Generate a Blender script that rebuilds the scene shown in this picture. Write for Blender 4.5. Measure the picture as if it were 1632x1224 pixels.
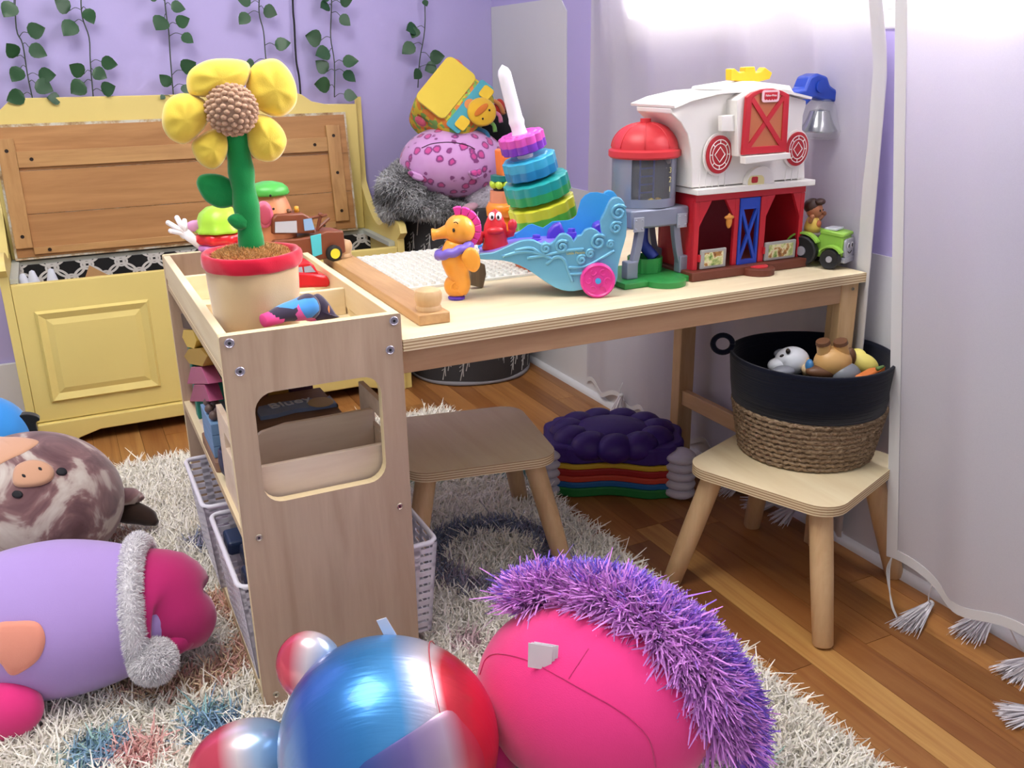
import bpy, bmesh, math, random
import numpy as np
from mathutils import Vector, Matrix, Euler
random.seed(7); RNG = np.random.default_rng(7)
for o in list(bpy.data.objects): bpy.data.objects.remove(o)
SC = bpy.context.scene
COL = SC.collection
PI = math.pi

# ------------------------------------------------------------------ camera
F, PITCH, ROLL, YAW, CH = 1468.675, .33461011, .016068398, .449972155, .9
def _basis():
    cp, sp = math.cos(PITCH), math.sin(PITCH)
    fw = Vector((math.sin(YAW)*cp, math.cos(YAW)*cp, -sp))
    rt = Vector((math.cos(YAW), -math.sin(YAW), 0))
    dn = fw.cross(rt)
    c, s = math.cos(ROLL), math.sin(ROLL)
    return c*rt + s*dn, c*dn - s*rt, fw
RT, DN, FW = _basis()
CAM = Vector((0, 0, CH))
cd = bpy.data.cameras.new('camera'); cam = bpy.data.objects.new('camera', cd); COL.objects.link(cam)
cd.sensor_fit = 'HORIZONTAL'; cd.sensor_width = 36; cd.lens = 36*F/1632; cd.clip_start = .02
_m = Matrix((( RT.x, -DN.x, -FW.x, CAM.x), (RT.y, -DN.y, -FW.y, CAM.y), (RT.z, -DN.z, -FW.z, CAM.z), (0, 0, 0, 1)))
cam.matrix_world = _m
SC.camera = cam

# ------------------------------------------------------------------ light
SC.view_settings.view_transform = 'Standard'; SC.view_settings.look = 'None'
SC.view_settings.gamma = 1; SC.view_settings.use_curve_mapping = False
SC.view_settings.exposure = 0.45
w = bpy.data.worlds.new('world'); SC.world = w; w.use_nodes = True
bg = w.node_tree.nodes['Background']; bg.inputs[0].default_value = (.93, .95, 1, 1); bg.inputs[1].default_value = .42
def area(name, loc, to, sx, sy, energy, col=(1, 1, 1)):
    l = bpy.data.lights.new(name, 'AREA'); l.shape = 'RECTANGLE'; l.size = sx; l.size_y = sy; l.energy = energy; l.color = col
    o = bpy.data.objects.new(name, l); COL.objects.link(o); o.location = loc
    o.rotation_euler = (Vector(to)-Vector(loc)).to_track_quat('-Z', 'Y').to_euler(); return o
area('daylight_window_right', (1.62, 1.15, 1.5), (.2, 1.25, .35), 1.7, 1.0, 190, (1, .985, .96))
area('overhead_fill', (-.2, 1.05, 2.3), (-.1, 1.1, 0), 1.1, 1.1, 27, (1, .965, .92))  # unseen overhead fill, added to brighten upward faces
sun = bpy.data.lights.new('sun', 'SUN'); sun.energy = 9; sun.angle = .06; sun.color = (1, .95, .86)
so = bpy.data.objects.new('sun', sun); COL.objects.link(so); so.rotation_euler = Vector((-1.1, .33, -.55)).to_track_quat('-Z', 'Y').to_euler()

# ------------------------------------------------------------------ pixel helpers (1632 x 1224 frame)
def ray(x, y): return ((x-816)/F)*RT + ((y-612)/F)*DN + FW
def onz(x, y, z): d = ray(x, y); return CAM + d*((z-CH)/d.z)
def onx(x, y, X): d = ray(x, y); return CAM + d*(X/d.x)
def ony(x, y, Y): d = ray(x, y); return CAM + d*(Y/d.y)
def onp(x, y, p, n): d = ray(x, y); p = Vector(p); n = Vector(n); return CAM + d*((p-CAM).dot(n)/d.dot(n))

# ------------------------------------------------------------------ materials
def lin(c):
    if isinstance(c, str):
        c = c.lstrip('#'); c = [int(c[i:i+2], 16)/255 for i in (0, 2, 4)]
    return tuple((v/12.92 if v <= .04045 else ((v+.055)/1.055)**2.4) for v in c[:3])
def rgba(c): return (*lin(c), 1)
MATS = {}
class N:
    def __init__(s, name):
        s.m = bpy.data.materials.new(name); s.m.use_nodes = True; s.t = s.m.node_tree; s.b = s.t.nodes['Principled BSDF']
        s.co = None
    def n(s, typ, **kw):
        o = s.t.nodes.new(typ)
        for k, v in kw.items():
            if k.startswith('i_'):
                key = k[2:]; key = int(key) if key.isdigit() else key.replace('_', ' ')
                o.inputs[key].default_value = v
            else: setattr(o, k, v)
        return o
    def l(s, a, b): s.t.links.new(a, b)
    def coord(s, scale=(1, 1, 1), kind='Object', rot=(0, 0, 0)):
        c = s.n('ShaderNodeTexCoord'); mp = s.n('ShaderNodeMapping'); s.l(c.outputs[kind], mp.inputs[0])
        mp.inputs['Scale'].default_value = scale; mp.inputs['Rotation'].default_value = rot; return mp.outputs[0]
    def ramp(s, fac, stops, interp='LINEAR'):
        r = s.n('ShaderNodeValToRGB'); s.l(fac, r.inputs[0]); e = r.color_ramp.elements; r.color_ramp.interpolation = interp
        while len(e) < len(stops): e.new(.5)
        for q, (p, c) in zip(e, stops): q.position = p; q.color = rgba(c) if not isinstance(c, tuple) or len(c) == 3 else c
        return r.outputs[0]
    def noise(s, co, scale, detail=4, rough=.5, dist=0):
        o = s.n('ShaderNodeTexNoise'); s.l(co, o.inputs['Vector']); o.inputs['Scale'].default_value = scale
        o.inputs['Detail'].default_value = detail; o.inputs['Roughness'].default_value = rough; o.inputs['Distortion'].default_value = dist
        return o.outputs['Fac']
    def mix(s, f, a, b, mode='MIX'):
        o = s.n('ShaderNodeMix', data_type='RGBA', blend_type=mode)
        for i, v in ((0, f), (6, a), (7, b)):
            if hasattr(v, 'is_linked') or hasattr(v, 'links'): s.l(v, o.inputs[i])
            else: o.inputs[i].default_value = v if i == 0 else (rgba(v) if isinstance(v, str) else v)
        return o.outputs[2]
    def math(s, op, a, b=0.):
        o = s.n('ShaderNodeMath', operation=op)
        for i, v in ((0, a), (1, b)):
            if hasattr(v, 'links'): s.l(v, o.inputs[i])
            else: o.inputs[i].default_value = v
        return o.outputs[0]
    def bump(s, h, strength=.3, dist=.01):
        o = s.n('ShaderNodeBump'); s.l(h, o.inputs['Height']); o.inputs['Strength'].default_value = strength; o.inputs['Distance'].default_value = dist
        s.l(o.outputs[0], s.b.inputs['Normal'])
    def col(s, c):
        if isinstance(c, str): s.b.inputs['Base Color'].default_value = rgba(c)
        else: s.l(c, s.b.inputs['Base Color'])
    def set(s, **kw):
        for k, v in kw.items(): s.b.inputs[k.replace('_', ' ')].default_value = v
def M(name, color='#888888', rough=.5, metal=0, spec=.5, sheen=0, vary=0, vscale=8, bump=0, bscale=60, coat=0, trans=0, alpha=1, sss=0):
    if name in MATS: return MATS[name]
    k = N(name); k.set(Roughness=rough, Metallic=metal, Specular_IOR_Level=spec, Sheen_Weight=sheen, Coat_Weight=coat, Transmission_Weight=trans, Alpha=alpha)
    if sheen: k.set(Sheen_Roughness=.5)
    if vary:
        co = k.coord(); f = k.noise(co, vscale, 4)
        c = lin(color); a = tuple(max(0, v*(1-vary)) for v in c)+(1,); b = tuple(min(1, v*(1+vary)) for v in c)+(1,)
        k.col(k.mix(f, a, b))
    else: k.col(color)
    if bump: k.bump(k.noise(k.coord(), bscale, 3), bump, .004)
    MATS[name] = k.m; return k.m
def wood(name, light, dark, axis='X', scale=1, rough=.45, contrast=(.3, .75), bump=.05):
    if name in MATS: return MATS[name]
    k = N(name); st = {'X': (1.2, 14, 14), 'Y': (14, 1.2, 14), 'Z': (14, 14, 1.2)}[axis]
    oi = k.n('ShaderNodeObjectInfo'); c = k.n('ShaderNodeTexCoord'); vm = k.n('ShaderNodeVectorMath', operation='ADD')
    k.l(c.outputs['Object'], vm.inputs[0]); sc = k.n('ShaderNodeVectorMath', operation='SCALE'); k.l(oi.outputs['Location'], sc.inputs[0]); sc.inputs['Scale'].default_value = 3.7
    k.l(sc.outputs[0], vm.inputs[1]); mp = k.n('ShaderNodeMapping'); k.l(vm.outputs[0], mp.inputs[0]); mp.inputs['Scale'].default_value = tuple(v*scale for v in st)
    f = k.noise(mp.outputs[0], 1.6, 6, .55, 1.2); f2 = k.noise(mp.outputs[0], 9, 3, .6)
    mid = k.mix(.5, f, f2)
    g = k.math('ADD', k.math('MULTIPLY', f, .75), k.math('MULTIPLY', f2, .25))
    k.col(k.ramp(g, [(contrast[0], light), (contrast[1], dark)])); k.set(Roughness=rough)
    if bump: k.bump(f2, bump, .002)
    MATS[name] = k.m; return k.m
def plushm(name, color, vary=.06, rough=.9, sheen=.5):
    if name in MATS: return MATS[name]
    k = N(name); co = k.coord(); k.set(Roughness=rough, Sheen_Weight=sheen, Sheen_Roughness=.45, Specular_IOR_Level=.2)
    f = k.noise(co, 6, 5, .6); c = lin(color)
    k.col(k.mix(f, tuple(v*(1-vary) for v in c)+(1,), tuple(min(1, v*(1+vary)) for v in c)+(1,)))
    k.bump(k.noise(co, 700, 2), .15, .002); MATS[name] = k.m; return k.m
def attrm(name, rough=.8, sheen=.2, spec=.3):
    if name in MATS: return MATS[name]
    k = N(name); a = k.n('ShaderNodeAttribute', attribute_name='tint'); k.l(a.outputs['Color'], k.b.inputs['Base Color'])
    k.set(Roughness=rough, Sheen_Weight=sheen, Specular_IOR_Level=spec); MATS[name] = k.m; return k.m

# ------------------------------------------------------------------ objects
def emp(name, loc=(0, 0, 0), label=None, cat=None, group=None, kind=None, rotz=0):
    o = bpy.data.objects.new(name, None); COL.objects.link(o); o.location = loc; o.rotation_euler = (0, 0, rotz); o.empty_display_size = .02
    return tag(o, label, cat, group, kind)
def tag(o, label=None, cat=None, group=None, kind=None):
    for k, v in (('label', label), ('category', cat), ('group', group), ('kind', kind)):
        if v: o[k] = v
    return o
def rot_to(d, up='Z'):
    return Vector(d).normalized().to_track_quat('Z', 'Y').to_matrix()
def rect(x0, z0, x1, z1): return [(x0, z0), (x1, z0), (x1, z1), (x0, z1)]
def rrect(x0, y0, x1, y1, r, k=5):
    out = []
    for cx, cy, a0 in ((x1-r, y1-r, 0), (x0+r, y1-r, PI/2), (x0+r, y0+r, PI), (x1-r, y0+r, 1.5*PI)):
        for i in range(k+1):
            a = a0 + PI/2*i/k; out.append((cx+r*math.cos(a), cy+r*math.sin(a)))
    return out
def smooth_closed(p, n=4):
    out = []; L = len(p)
    for i in range(L):
        a, b, c, d = (Vector(p[(i+j) % L]) for j in (-1, 0, 1, 2))
        for k in range(n):
            t = k/n; out.append(tuple(.5*((2*b)+(c-a)*t+(2*a-5*b+4*c-d)*t*t+(3*b-a-3*c+d)*t**3)))
    return out
def smooth_open(p, n=5):
    P = [Vector(q) for q in p]; P = [P[0]*2-P[1]]+P+[P[-1]*2-P[-2]]; out = []
    for i in range(1, len(P)-2):
        a, b, c, d = P[i-1], P[i], P[i+1], P[i+2]
        for k in range(n):
            t = k/n; out.append(.5*((2*b)+(c-a)*t+(2*a-5*b+4*c-d)*t*t+(3*b-a-3*c+d)*t**3))
    out.append(P[-2]); return out
class MB:
    def __init__(s): s.v = []; s.f = []; s.mi = []; s.slot = 0
    def add(s, v, f, m=None):
        o = len(s.v)
        for q in v: s.v.append(tuple(m @ Vector(q)) if m is not None else tuple(q))
        for q in f: s.f.append(tuple(i+o for i in q)); s.mi.append(s.slot)
        return s
    def box(s, a, b, m=None):
        (x0, y0, z0), (x1, y1, z1) = a, b
        v = [(x, y, z) for z in (z0, z1) for y in (y0, y1) for x in (x0, x1)]
        return s.add(v, [(0, 2, 3, 1), (4, 5, 7, 6), (0, 1, 5, 4), (2, 6, 7, 3), (0, 4, 6, 2), (1, 3, 7, 5)], m)
    def prism(s, poly, a, b, axis='Y', m=None):
        """poly of 2D points extruded from a to b along axis"""
        n = len(poly); f = {'Y': lambda p, t: (p[0], t, p[1]), 'X': lambda p, t: (t, p[0], p[1]), 'Z': lambda p, t: (p[0], p[1], t)}[axis]
        v = [f(p, a) for p in poly]+[f(p, b) for p in poly]
        return s.add(v, [tuple(range(n))[::-1], tuple(range(n, 2*n))]+[(i, (i+1) % n, (i+1) % n+n, i+n) for i in range(n)], m)
    def ring(s, outer, inner, a, b, axis='Y', m=None):
        n = len(outer); f = {'Y': lambda p, t: (p[0], t, p[1]), 'X': lambda p, t: (t, p[0], p[1]), 'Z': lambda p, t: (p[0], p[1], t)}[axis]
        v = [f(p, a) for p in outer]+[f(p, a) for p in inner]+[f(p, b) for p in outer]+[f(p, b) for p in inner]
        F_ = []
        for i in range(n):
            j = (i+1) % n
            F_ += [(i, j, n+j, n+i), (2*n+i, 3*n+i, 3*n+j, 2*n+j), (i, 2*n+i, 2*n+j, j), (n+i, n+j, 3*n+j, 3*n+i)]
        return s.add(v, F_, m)
    def lathe(s, prof, n=24, m=None, wob=None):
        """prof list of (r,z)"""
        v = []; f = []
        for k, (r, z) in enumerate(prof):
            for i in range(n):
                a = 2*PI*i/n; rr = r*(wob(a, k) if wob else 1); v.append((rr*math.cos(a), rr*math.sin(a), z))
        for k in range(len(prof)-1):
            for i in range(n):
                j = (i+1) % n; f.append((k*n+i, k*n+j, (k+1)*n+j, (k+1)*n+i))
        if prof[0][0] > 1e-6: f.append(tuple(range(n))[::-1])
        if prof[-1][0] > 1e-6: f.append(tuple(range((len(prof)-1)*n, len(prof)*n)))
        return s.add(v, f, m)
    def ell(s, c, r, rot=None, n=20, k=12, fn=None):
        v = []; f = []
        for i in range(k+1):
            t = PI*i/k
            for j in range(n):
                a = 2*PI*j/n; p = Vector((math.sin(t)*math.cos(a), math.sin(t)*math.sin(a), math.cos(t)))
                if fn: p = Vector(fn(p))
                v.append(p)
        for i in range(k):
            for j in range(n):
                q = (j+1) % n; f.append((i*n+j, (i+1)*n+j, (i+1)*n+q, i*n+q))
        R = (rot.to_3x3() if rot is not None else Matrix.Identity(3)); D = Matrix.Diagonal(Vector(r if hasattr(r, '__len__') else (r, r, r)))
        mm = R @ D; c = Vector(c)
        return s.add([c + mm @ q for q in v], f)
    def tube(s, pts, r, n=8, cap=True, flat=1):
        pts = [Vector(p) for p in pts]; v = []; f = []; L = len(pts); up = None
        for i, p in enumerate(pts):
            t = (pts[min(i+1, L-1)]-pts[max(i-1, 0)]).normalized()
            if up is None: up = t.orthogonal().normalized()
            else: up = (up - t*up.dot(t)); up = up.normalized() if up.length > 1e-6 else t.orthogonal().normalized()
            sd = t.cross(up); rr = r[i] if hasattr(r, '__len__') else r
            for j in range(n):
                a = 2*PI*j/n; v.append(p+up*(rr*math.cos(a))+sd*(rr*flat*math.sin(a)))
        for i in range(L-1):
            for j in range(n):
                q = (j+1) % n; f.append((i*n+j, i*n+q, (i+1)*n+q, (i+1)*n+j))
        if cap: f.append(tuple(range(n))[::-1]); f.append(tuple(range((L-1)*n, L*n)))
        return s.add(v, f)
    def obj(s, name, mat, parent=None, smooth=False, bevel=0, subd=0, seg=2, solid=0, loc=None, auto=None):
        me = bpy.data.meshes.new(name)
        v = s.v
        if loc is not None: L = Vector(loc); v = [tuple(Vector(q)-L) for q in s.v]
        me.from_pydata(v, [], s.f); 
        for x in (mat if isinstance(mat, (list, tuple)) else [mat]): me.materials.append(x)
        if isinstance(mat, (list, tuple)): me.polygons.foreach_set('material_index', s.mi)
        b = bmesh.new(); b.from_mesh(me); bmesh.ops.recalc_face_normals(b, faces=b.faces[:]); b.to_mesh(me); b.free()
        if smooth: me.polygons.foreach_set('use_smooth', [True]*len(me.polygons))
        if smooth == 'auto':
            try: me.set_sharp_from_angle(angle=.7)
            except Exception: pass
        o = bpy.data.objects.new(name, me); COL.objects.link(o)
        if loc is not None: o.location = loc
        if solid: q = o.modifiers.new('solid', 'SOLIDIFY'); q.thickness = solid; q.offset = 0
        if bevel: q = o.modifiers.new('bevel', 'BEVEL'); q.width = bevel; q.segments = seg; q.limit_method = 'ANGLE'; q.angle_limit = .6; q.harden_normals = False
        if subd: q = o.modifiers.new('sub', 'SUBSURF'); q.levels = subd; q.render_levels = subd
        if parent is not None:
            o.parent = parent; o.matrix_parent_inverse = pinv(parent)
        return o
def pmat(o):
    m = Matrix.LocRotScale(o.location, o.rotation_euler, o.scale)
    return (pmat(o.parent) @ o.matrix_parent_inverse @ m) if o.parent else m
def pinv(o): return pmat(o).inverted()
def copy_tree(o, parent=None):
    c = o.copy(); COL.objects.link(c)
    if parent is not None: c.parent = parent
    for ch in list(o.children): copy_tree(ch, c)
    return c
def strands(name, roots, dirs, length, width, mat, cols, parent=None, bend=.3, seg=3, jitter=.35):
    """ribbons: roots (n,3), dirs (n,3) unit, length/width scalars or (n,), cols (n,3) linear colours"""
    n = len(roots); roots = np.asarray(roots, float); d = np.asarray(dirs, float) + RNG.normal(0, jitter, (n, 3)); d /= np.linalg.norm(d, axis=1)[:, None]
    length = np.broadcast_to(length, n)*RNG.uniform(.75, 1.15, n); width = np.broadcast_to(width, n)
    side = np.cross(d, RNG.normal(0, 1, (n, 3))); side /= np.linalg.norm(side, axis=1)[:, None]+1e-9
    bd = np.cross(d, side)*(RNG.normal(0, bend, n)[:, None]) + np.array([0, 0, -bend*.5])
    V = np.zeros((n, (seg+1)*2, 3), np.float32)
    for k in range(seg+1):
        t = k/seg; p = roots + d*(length*t)[:, None] + bd*(length*t*t)[:, None]; ww = (width*(1-.75*t*t))[:, None]*.5
        V[:, 2*k] = p - side*ww; V[:, 2*k+1] = p + side*ww
    base = (np.arange(n)*(seg+1)*2)[:, None, None]
    q = np.array([[2*k, 2*k+1, 2*k+3, 2*k+2] for k in range(seg)])[None]
    FA = (base+q).reshape(-1, 4).astype(np.int32)
    me = bpy.data.meshes.new(name); me.vertices.add(n*(seg+1)*2); me.vertices.foreach_set('co', V.ravel())
    me.loops.add(FA.size); me.loops.foreach_set('vertex_index', FA.ravel())
    me.polygons.add(len(FA)); me.polygons.foreach_set('loop_start', np.arange(0, FA.size, 4, dtype=np.int32)); me.polygons.foreach_set('loop_total', np.full(len(FA), 4, np.int32))
    me.update(); at = me.color_attributes.new('tint', 'FLOAT_COLOR', 'POINT')
    C = np.ones((n, (seg+1)*2, 4), np.float32); C[:, :, :3] = np.asarray(cols)[:, None, :]; at.data.foreach_set('color', C.ravel())
    me.polygons.foreach_set('use_smooth', np.ones(len(FA), bool)); me.materials.append(mat)
    o = bpy.data.objects.new(name, me); COL.objects.link(o); o['kind'] = 'stuff'
    if parent is not None: o.parent = parent; o.matrix_parent_inverse = pinv(parent)
    return o
def text(name, s, size, mat, mtx, parent, ext=.0004):
    c = bpy.data.curves.new(name, 'FONT'); c.body = s; c.size = size; c.align_x = 'CENTER'; c.align_y = 'CENTER'; c.extrude = ext
    t = bpy.data.objects.new(name+'_src', c); COL.objects.link(t); dg = bpy.context.evaluated_depsgraph_get()
    me = bpy.data.meshes.new_from_object(t.evaluated_get(dg)); bpy.data.objects.remove(t); bpy.data.curves.remove(c)
    me.materials.clear(); me.materials.append(mat); o = bpy.data.objects.new(name, me); COL.objects.link(o)
    o.matrix_world = mtx; o.parent = parent; o.matrix_parent_inverse = pinv(parent); return o
def frame(origin, xdir, ydir):
    x = Vector(xdir).normalized(); y = Vector(ydir); y = (y-x*y.dot(x)).normalized(); z = x.cross(y)
    o = Vector(origin); return Matrix(((x.x, y.x, z.x, o.x), (x.y, y.y, z.y, o.y), (x.z, y.z, z.z, o.z), (0, 0, 0, 1)))
def trY(px, Y):            # trace pixels onto the vertical plane y=Y -> (x,z)
    return [(lambda q: (q.x, q.z))(ony(a, b, Y)) for a, b in px]
# ================================================================== room shell
XW, YW = 1.294, 2.78
m_purple = N('wall_paint_purple'); _c = m_purple.coord(); m_purple.col(m_purple.mix(m_purple.noise(_c, 2.5, 3), '#b6aadb', '#bab0e0')); m_purple.set(Roughness=.75, Specular_IOR_Level=.25); m_purple.bump(m_purple.noise(_c, 90, 3), .05, .003); m_purple = m_purple.m
m_white = M('wall_paint_white', '#d3d2d6', .7, vary=.02, bump=.04)
m_trim = M('trim_paint', '#dddce0', .45, vary=.03)
m_floor_base = M('floor_base', '#3a2414', .8)
fl = tag(MB().box((-1.6, -1.6, -.06), (1.36, 2.86, -.0045)).obj('floor', m_floor_base), 'narrow honey brown hardwood strip floor', kind='structure')
k = N('oak_plank'); oi = k.n('ShaderNodeObjectInfo'); tc = k.n('ShaderNodeTexCoord'); ad = k.n('ShaderNodeVectorMath', operation='ADD'); scl = k.n('ShaderNodeVectorMath', operation='SCALE')
k.l(oi.outputs['Location'], scl.inputs[0]); scl.inputs['Scale'].default_value = 5.3; k.l(tc.outputs['Object'], ad.inputs[0]); k.l(scl.outputs[0], ad.inputs[1])
mp = k.n('ShaderNodeMapping'); k.l(ad.outputs[0], mp.inputs[0]); mp.inputs['Scale'].default_value = (26, 1.6, 10)
f1 = k.noise(mp.outputs[0], 1.3, 5, .6, 1.4); f2 = k.noise(mp.outputs[0], 8, 3, .6)
tone = k.ramp(oi.outputs['Random'], [(0, '#94663c'), (.25, '#ad7c48'), (.5, '#bd8c54'), (.75, '#a06f40'), (1, '#d2a868')])
gr = k.ramp(f1, [(.28, '#f4ead8'), (.62, '#c9a585'), (.8, '#8d6244')])
k.col(k.mix(.75, tone, gr, 'MULTIPLY')); k.set(Roughness=.36, Specular_IOR_Level=.45); k.bump(f2, .06, .001); m_plank = k.m
PWD = .057
plank_me = {}
def plank(x, y0, L):
    key = round(L, 2)
    if key not in plank_me:
        b = MB().box((0, 0, -.006), (PWD-.0009, key-.001, 0)); t = b.obj('plank', m_plank); plank_me[key] = t.data; bpy.data.objects.remove(t)
    o = bpy.data.objects.new('plank', plank_me[key]); COL.objects.link(o); o.location = (x, y0, 0); o.parent = fl
nx = 0; x = XW-PWD
while x > -.52:
    y = .3 - random.choice([0, .1, .2, .33, .45])
    while y < 2.775:
        L = random.choice([.45, .6, .75, .9, 1.1]); e = min(y+L, 2.775)
        if e-y > .02 and not (x+PWD < .80 and e < 2.12): plank(x, y, e-y)
        y = e
    x -= PWD
# back wall, baseboards
wb = tag(MB().box((-1.6, YW, -.06), (XW+.1, YW+.08, 2.1)).obj('wall_back', m_purple), 'lavender painted wall with hanging vines', kind='structure')
tag(MB().box((-1.6, YW-.012, 0), (XW-.009, YW-.0005, .145)).obj('baseboard_back', m_trim, bevel=.003), 'white tall baseboard along lavender wall', kind='structure')
# right wall with window opening  Y .42..1.98  Z .95..1.9
WY0, WY1, WZ0, WZ1 = .42, 1.98, .975, 1.95
m = MB()
for a, b in (((-1.6, -.06), (WY0, 2.1)), ((WY1, -.06), (YW, 2.1)), ((WY0, -.06), (WY1, WZ0)), ((WY0, WZ1), (WY1, 2.1))):
    m.box((XW, a[0], a[1]), (XW+.1, b[0], b[1]))
wr = tag(m.obj('wall_right', m_purple), 'right wall painted lavender above with white lower half', kind='structure')
pl = [(-1.6, 0), (2.779, 0), (2.779, 1.065)]
pl += [(2.34, 1.065), (2.305, 1.03), (2.305, .60), (2.30, .585), (2.29, .575), (2.27, .57), (-1.6, .57)]
MB().prism(pl, XW-.0025, XW, 'X').obj('white_lower_panel', m_white, wr)
tag(MB().box((XW-.010, -1.6, .012), (XW-.0027, YW-.012, .145)).obj('baseboard_right', m_trim, bevel=.003), 'white baseboard along right wall', kind='structure')
sh = [(0, 0)]+[(-.014*math.cos(a), .016*math.sin(a)) for a in np.linspace(0, PI/2, 6)]
m = MB(); m.prism([(XW-.010+p[0], p[1]) for p in sh], -1.6, YW-.013, 'Y')
tag(m.obj('trim_1', m_trim, smooth='auto'), 'white quarter round shoe moulding on floor', kind='structure')
# window: frame, sashes, panes
wn = emp('window_1', (XW, 1.2, WZ0), 'wide white framed window behind sheer curtains', kind='structure')
m_frame = M('window_frame_paint', '#f2f2f2', .4)
MB().box((XW-.004, WY0-.07, WZ0-.03), (XW+.07, WY1+.07, WZ0)).obj('window_sill', m_frame, wn, bevel=.004)
m = MB()
for a, b in (((WY0, WZ0), (WY0+.05, WZ1)), ((WY1-.05, WZ0), (WY1, WZ1)), ((WY0, WZ1-.05), (WY1, WZ1)), ((WY0, WZ0), (WY1, WZ0+.05)), ((1.40, WZ0), (1.46, WZ1))):
    m.box((XW+.02, a[0], a[1]), (XW+.06, b[0], b[1]))
m.obj('window_frame', m_frame, wn, bevel=.003)
k = N('window_glass'); tr = k.n('ShaderNodeBsdfTransparent'); gl = k.n('ShaderNodeBsdfGlossy'); gl.inputs['Roughness'].default_value = .02
fr = k.n('ShaderNodeFresnel'); mx = k.n('ShaderNodeMixShader'); k.l(fr.outputs[0], mx.inputs[0]); k.l(tr.outputs[0], mx.inputs[1]); k.l(gl.outputs[0], mx.inputs[2])
k.l(mx.outputs[0], k.t.nodes['Material Output'].inputs[0]); m_glass = k.m
for y0, y1 in ((WY0+.05, 1.40), (1.46, WY1-.05)):
    MB().box((XW+.038, y0, WZ0+.05), (XW+.042, y1, WZ1-.05)).obj('pane', m_glass, wn)
# ------------------------------------------------------------------ sheer curtains
k = N('sheer_curtain'); tl = k.n('ShaderNodeBsdfTranslucent'); df = k.n('ShaderNodeBsdfDiffuse'); tp = k.n('ShaderNodeBsdfTransparent')
co = k.coord((1, 260, 260)); wv = k.noise(co, 3, 2); cc = k.mix(wv, '#dbd7de', '#e5e1e8')
for s_ in (tl, df): k.l(cc, s_.inputs[0])
a1 = k.n('ShaderNodeMixShader'); a1.inputs[0].default_value = .42; k.l(df.outputs[0], a1.inputs[1]); k.l(tl.outputs[0], a1.inputs[2])
a2 = k.n('ShaderNodeMixShader'); a2.inputs[0].default_value = .03; k.l(a1.outputs[0], a2.inputs[1]); k.l(tp.outputs[0], a2.inputs[2])
k.l(a2.outputs[0], k.t.nodes['Material Output'].inputs[0]); m_cur = k.m
m_hem = M('curtain_hem', '#dad8da', .9)
m_thread = attrm('cotton_thread', .95, .3)
def sheet(nu, nv, fn):
    m = MB(); v = [fn(i/nu, j/nv) for j in range(nv+1) for i in range(nu+1)]
    f = [(j*(nu+1)+i, j*(nu+1)+i+1, (j+1)*(nu+1)+i+1, (j+1)*(nu+1)+i) for j in range(nv) for i in range(nu)]
    return m.add(v, f)
def tassel(parent, top, head, tip, L=.05, W=.02, n=90):
    """cord from hem 'top' to head, skirt of threads towards tip"""
    m = MB(); top, head, tip = Vector(top), Vector(head), Vector(tip); mid = (top+head)/2+Vector((-.006, 0, -.004))
    m.tube(smooth_open([top, mid, head], 4), .0013, 5); m.ell(head, .0065, n=10, k=6)
    t = m.obj('tassel', m_hem, parent, smooth=True)
    d = (tip-head); Ld = d.length; d.normalize(); s = d.orthogonal().normalized(); u = d.cross(s); R = []; D = []
    for i in range(n):
        a = random.random()*2*PI; r = math.sqrt(random.random()); q = s*math.cos(a)*r+u*math.sin(a)*r
        R.append(head+q*.004); D.append((d*Ld+q*W).normalized())
    R = np.array(R); D = np.array(D); c = np.tile(lin('#f4eff5'), (n, 1))*RNG.uniform(.85, 1.05, (n, 1))
    o = strands('thread', R, D, Ld*1.0, .0042, m_thread, np.clip(c, 0, 1), None, .02, 2, .03)
    o.parent = t; o.matrix_parent_inverse = pinv(t)
# far panel
def far(u, v):
    z = 2.0 + (.035-2.0)*v
    yl = 2.155 + (.0)*v; yr = 1.232-.09*min(1, v*1.25)
    y = yl + (yr-yl)*u
    amp = .009*(1-.3*v)+.006*max(0, min(1, (z-.85)*8))
    x = 1.273 + amp*math.sin(u*27+1.6*math.sin(u*7)+.6*v) + .002*math.sin(u*71+2*v)
    if v > .965: z += .012*math.sin(u*50)
    if .66 < v < .80: x = min(x, 1.276)
    x = max(1.262 if y > 1.36 else 1.274, min(x, 1.283))
    s_ = max(0, min(1, (z-.86)/.2)); x -= .035*s_*s_*(3-2*s_)*min(1, u*5)
    if u > .93: x -= .10*(u-.93)/.07*max(0, min(1, (v-.3)*2))*.25
    return (x, y, z)
cf = emp('sheer_curtain', (1.273, 1.65, .0), 'white sheer curtain panel hanging behind the toy barn', 'curtain', 'sheer curtains at the window')
sheet(170, 40, far).obj('panel', m_cur, cf, smooth=True)
def hemstrip(fn, nu, parent, w=.012):
    m = MB(); pts = [Vector(fn(i/nu, 1.)) for i in range(nu+1)]
    v = []; 
    for p in pts: v += [p+Vector((-.0010, 0, -.001)), p+Vector((-.0010, 0, w)), p+Vector((.0010, 0, w)), p+Vector((.0010, 0, -.001))]
    f = []
    for i in range(nu):
        for j in range(4): f.append((i*4+j, i*4+(j+1) % 4, i*4+4+(j+1) % 4, i*4+4+j))
    f += [(0, 1, 2, 3), (nu*4+3, nu*4+2, nu*4+1, nu*4)]
    m.add(v, f).obj('hem', m_hem, parent, smooth='auto')
hemstrip(far, 80, cf)
sheet(6, 30, lambda a, b: Vector(far(.955+.045*a, b))+Vector((-.0015, 0, 0))).obj('side_hem', m_hem, cf, smooth=True)
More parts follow.
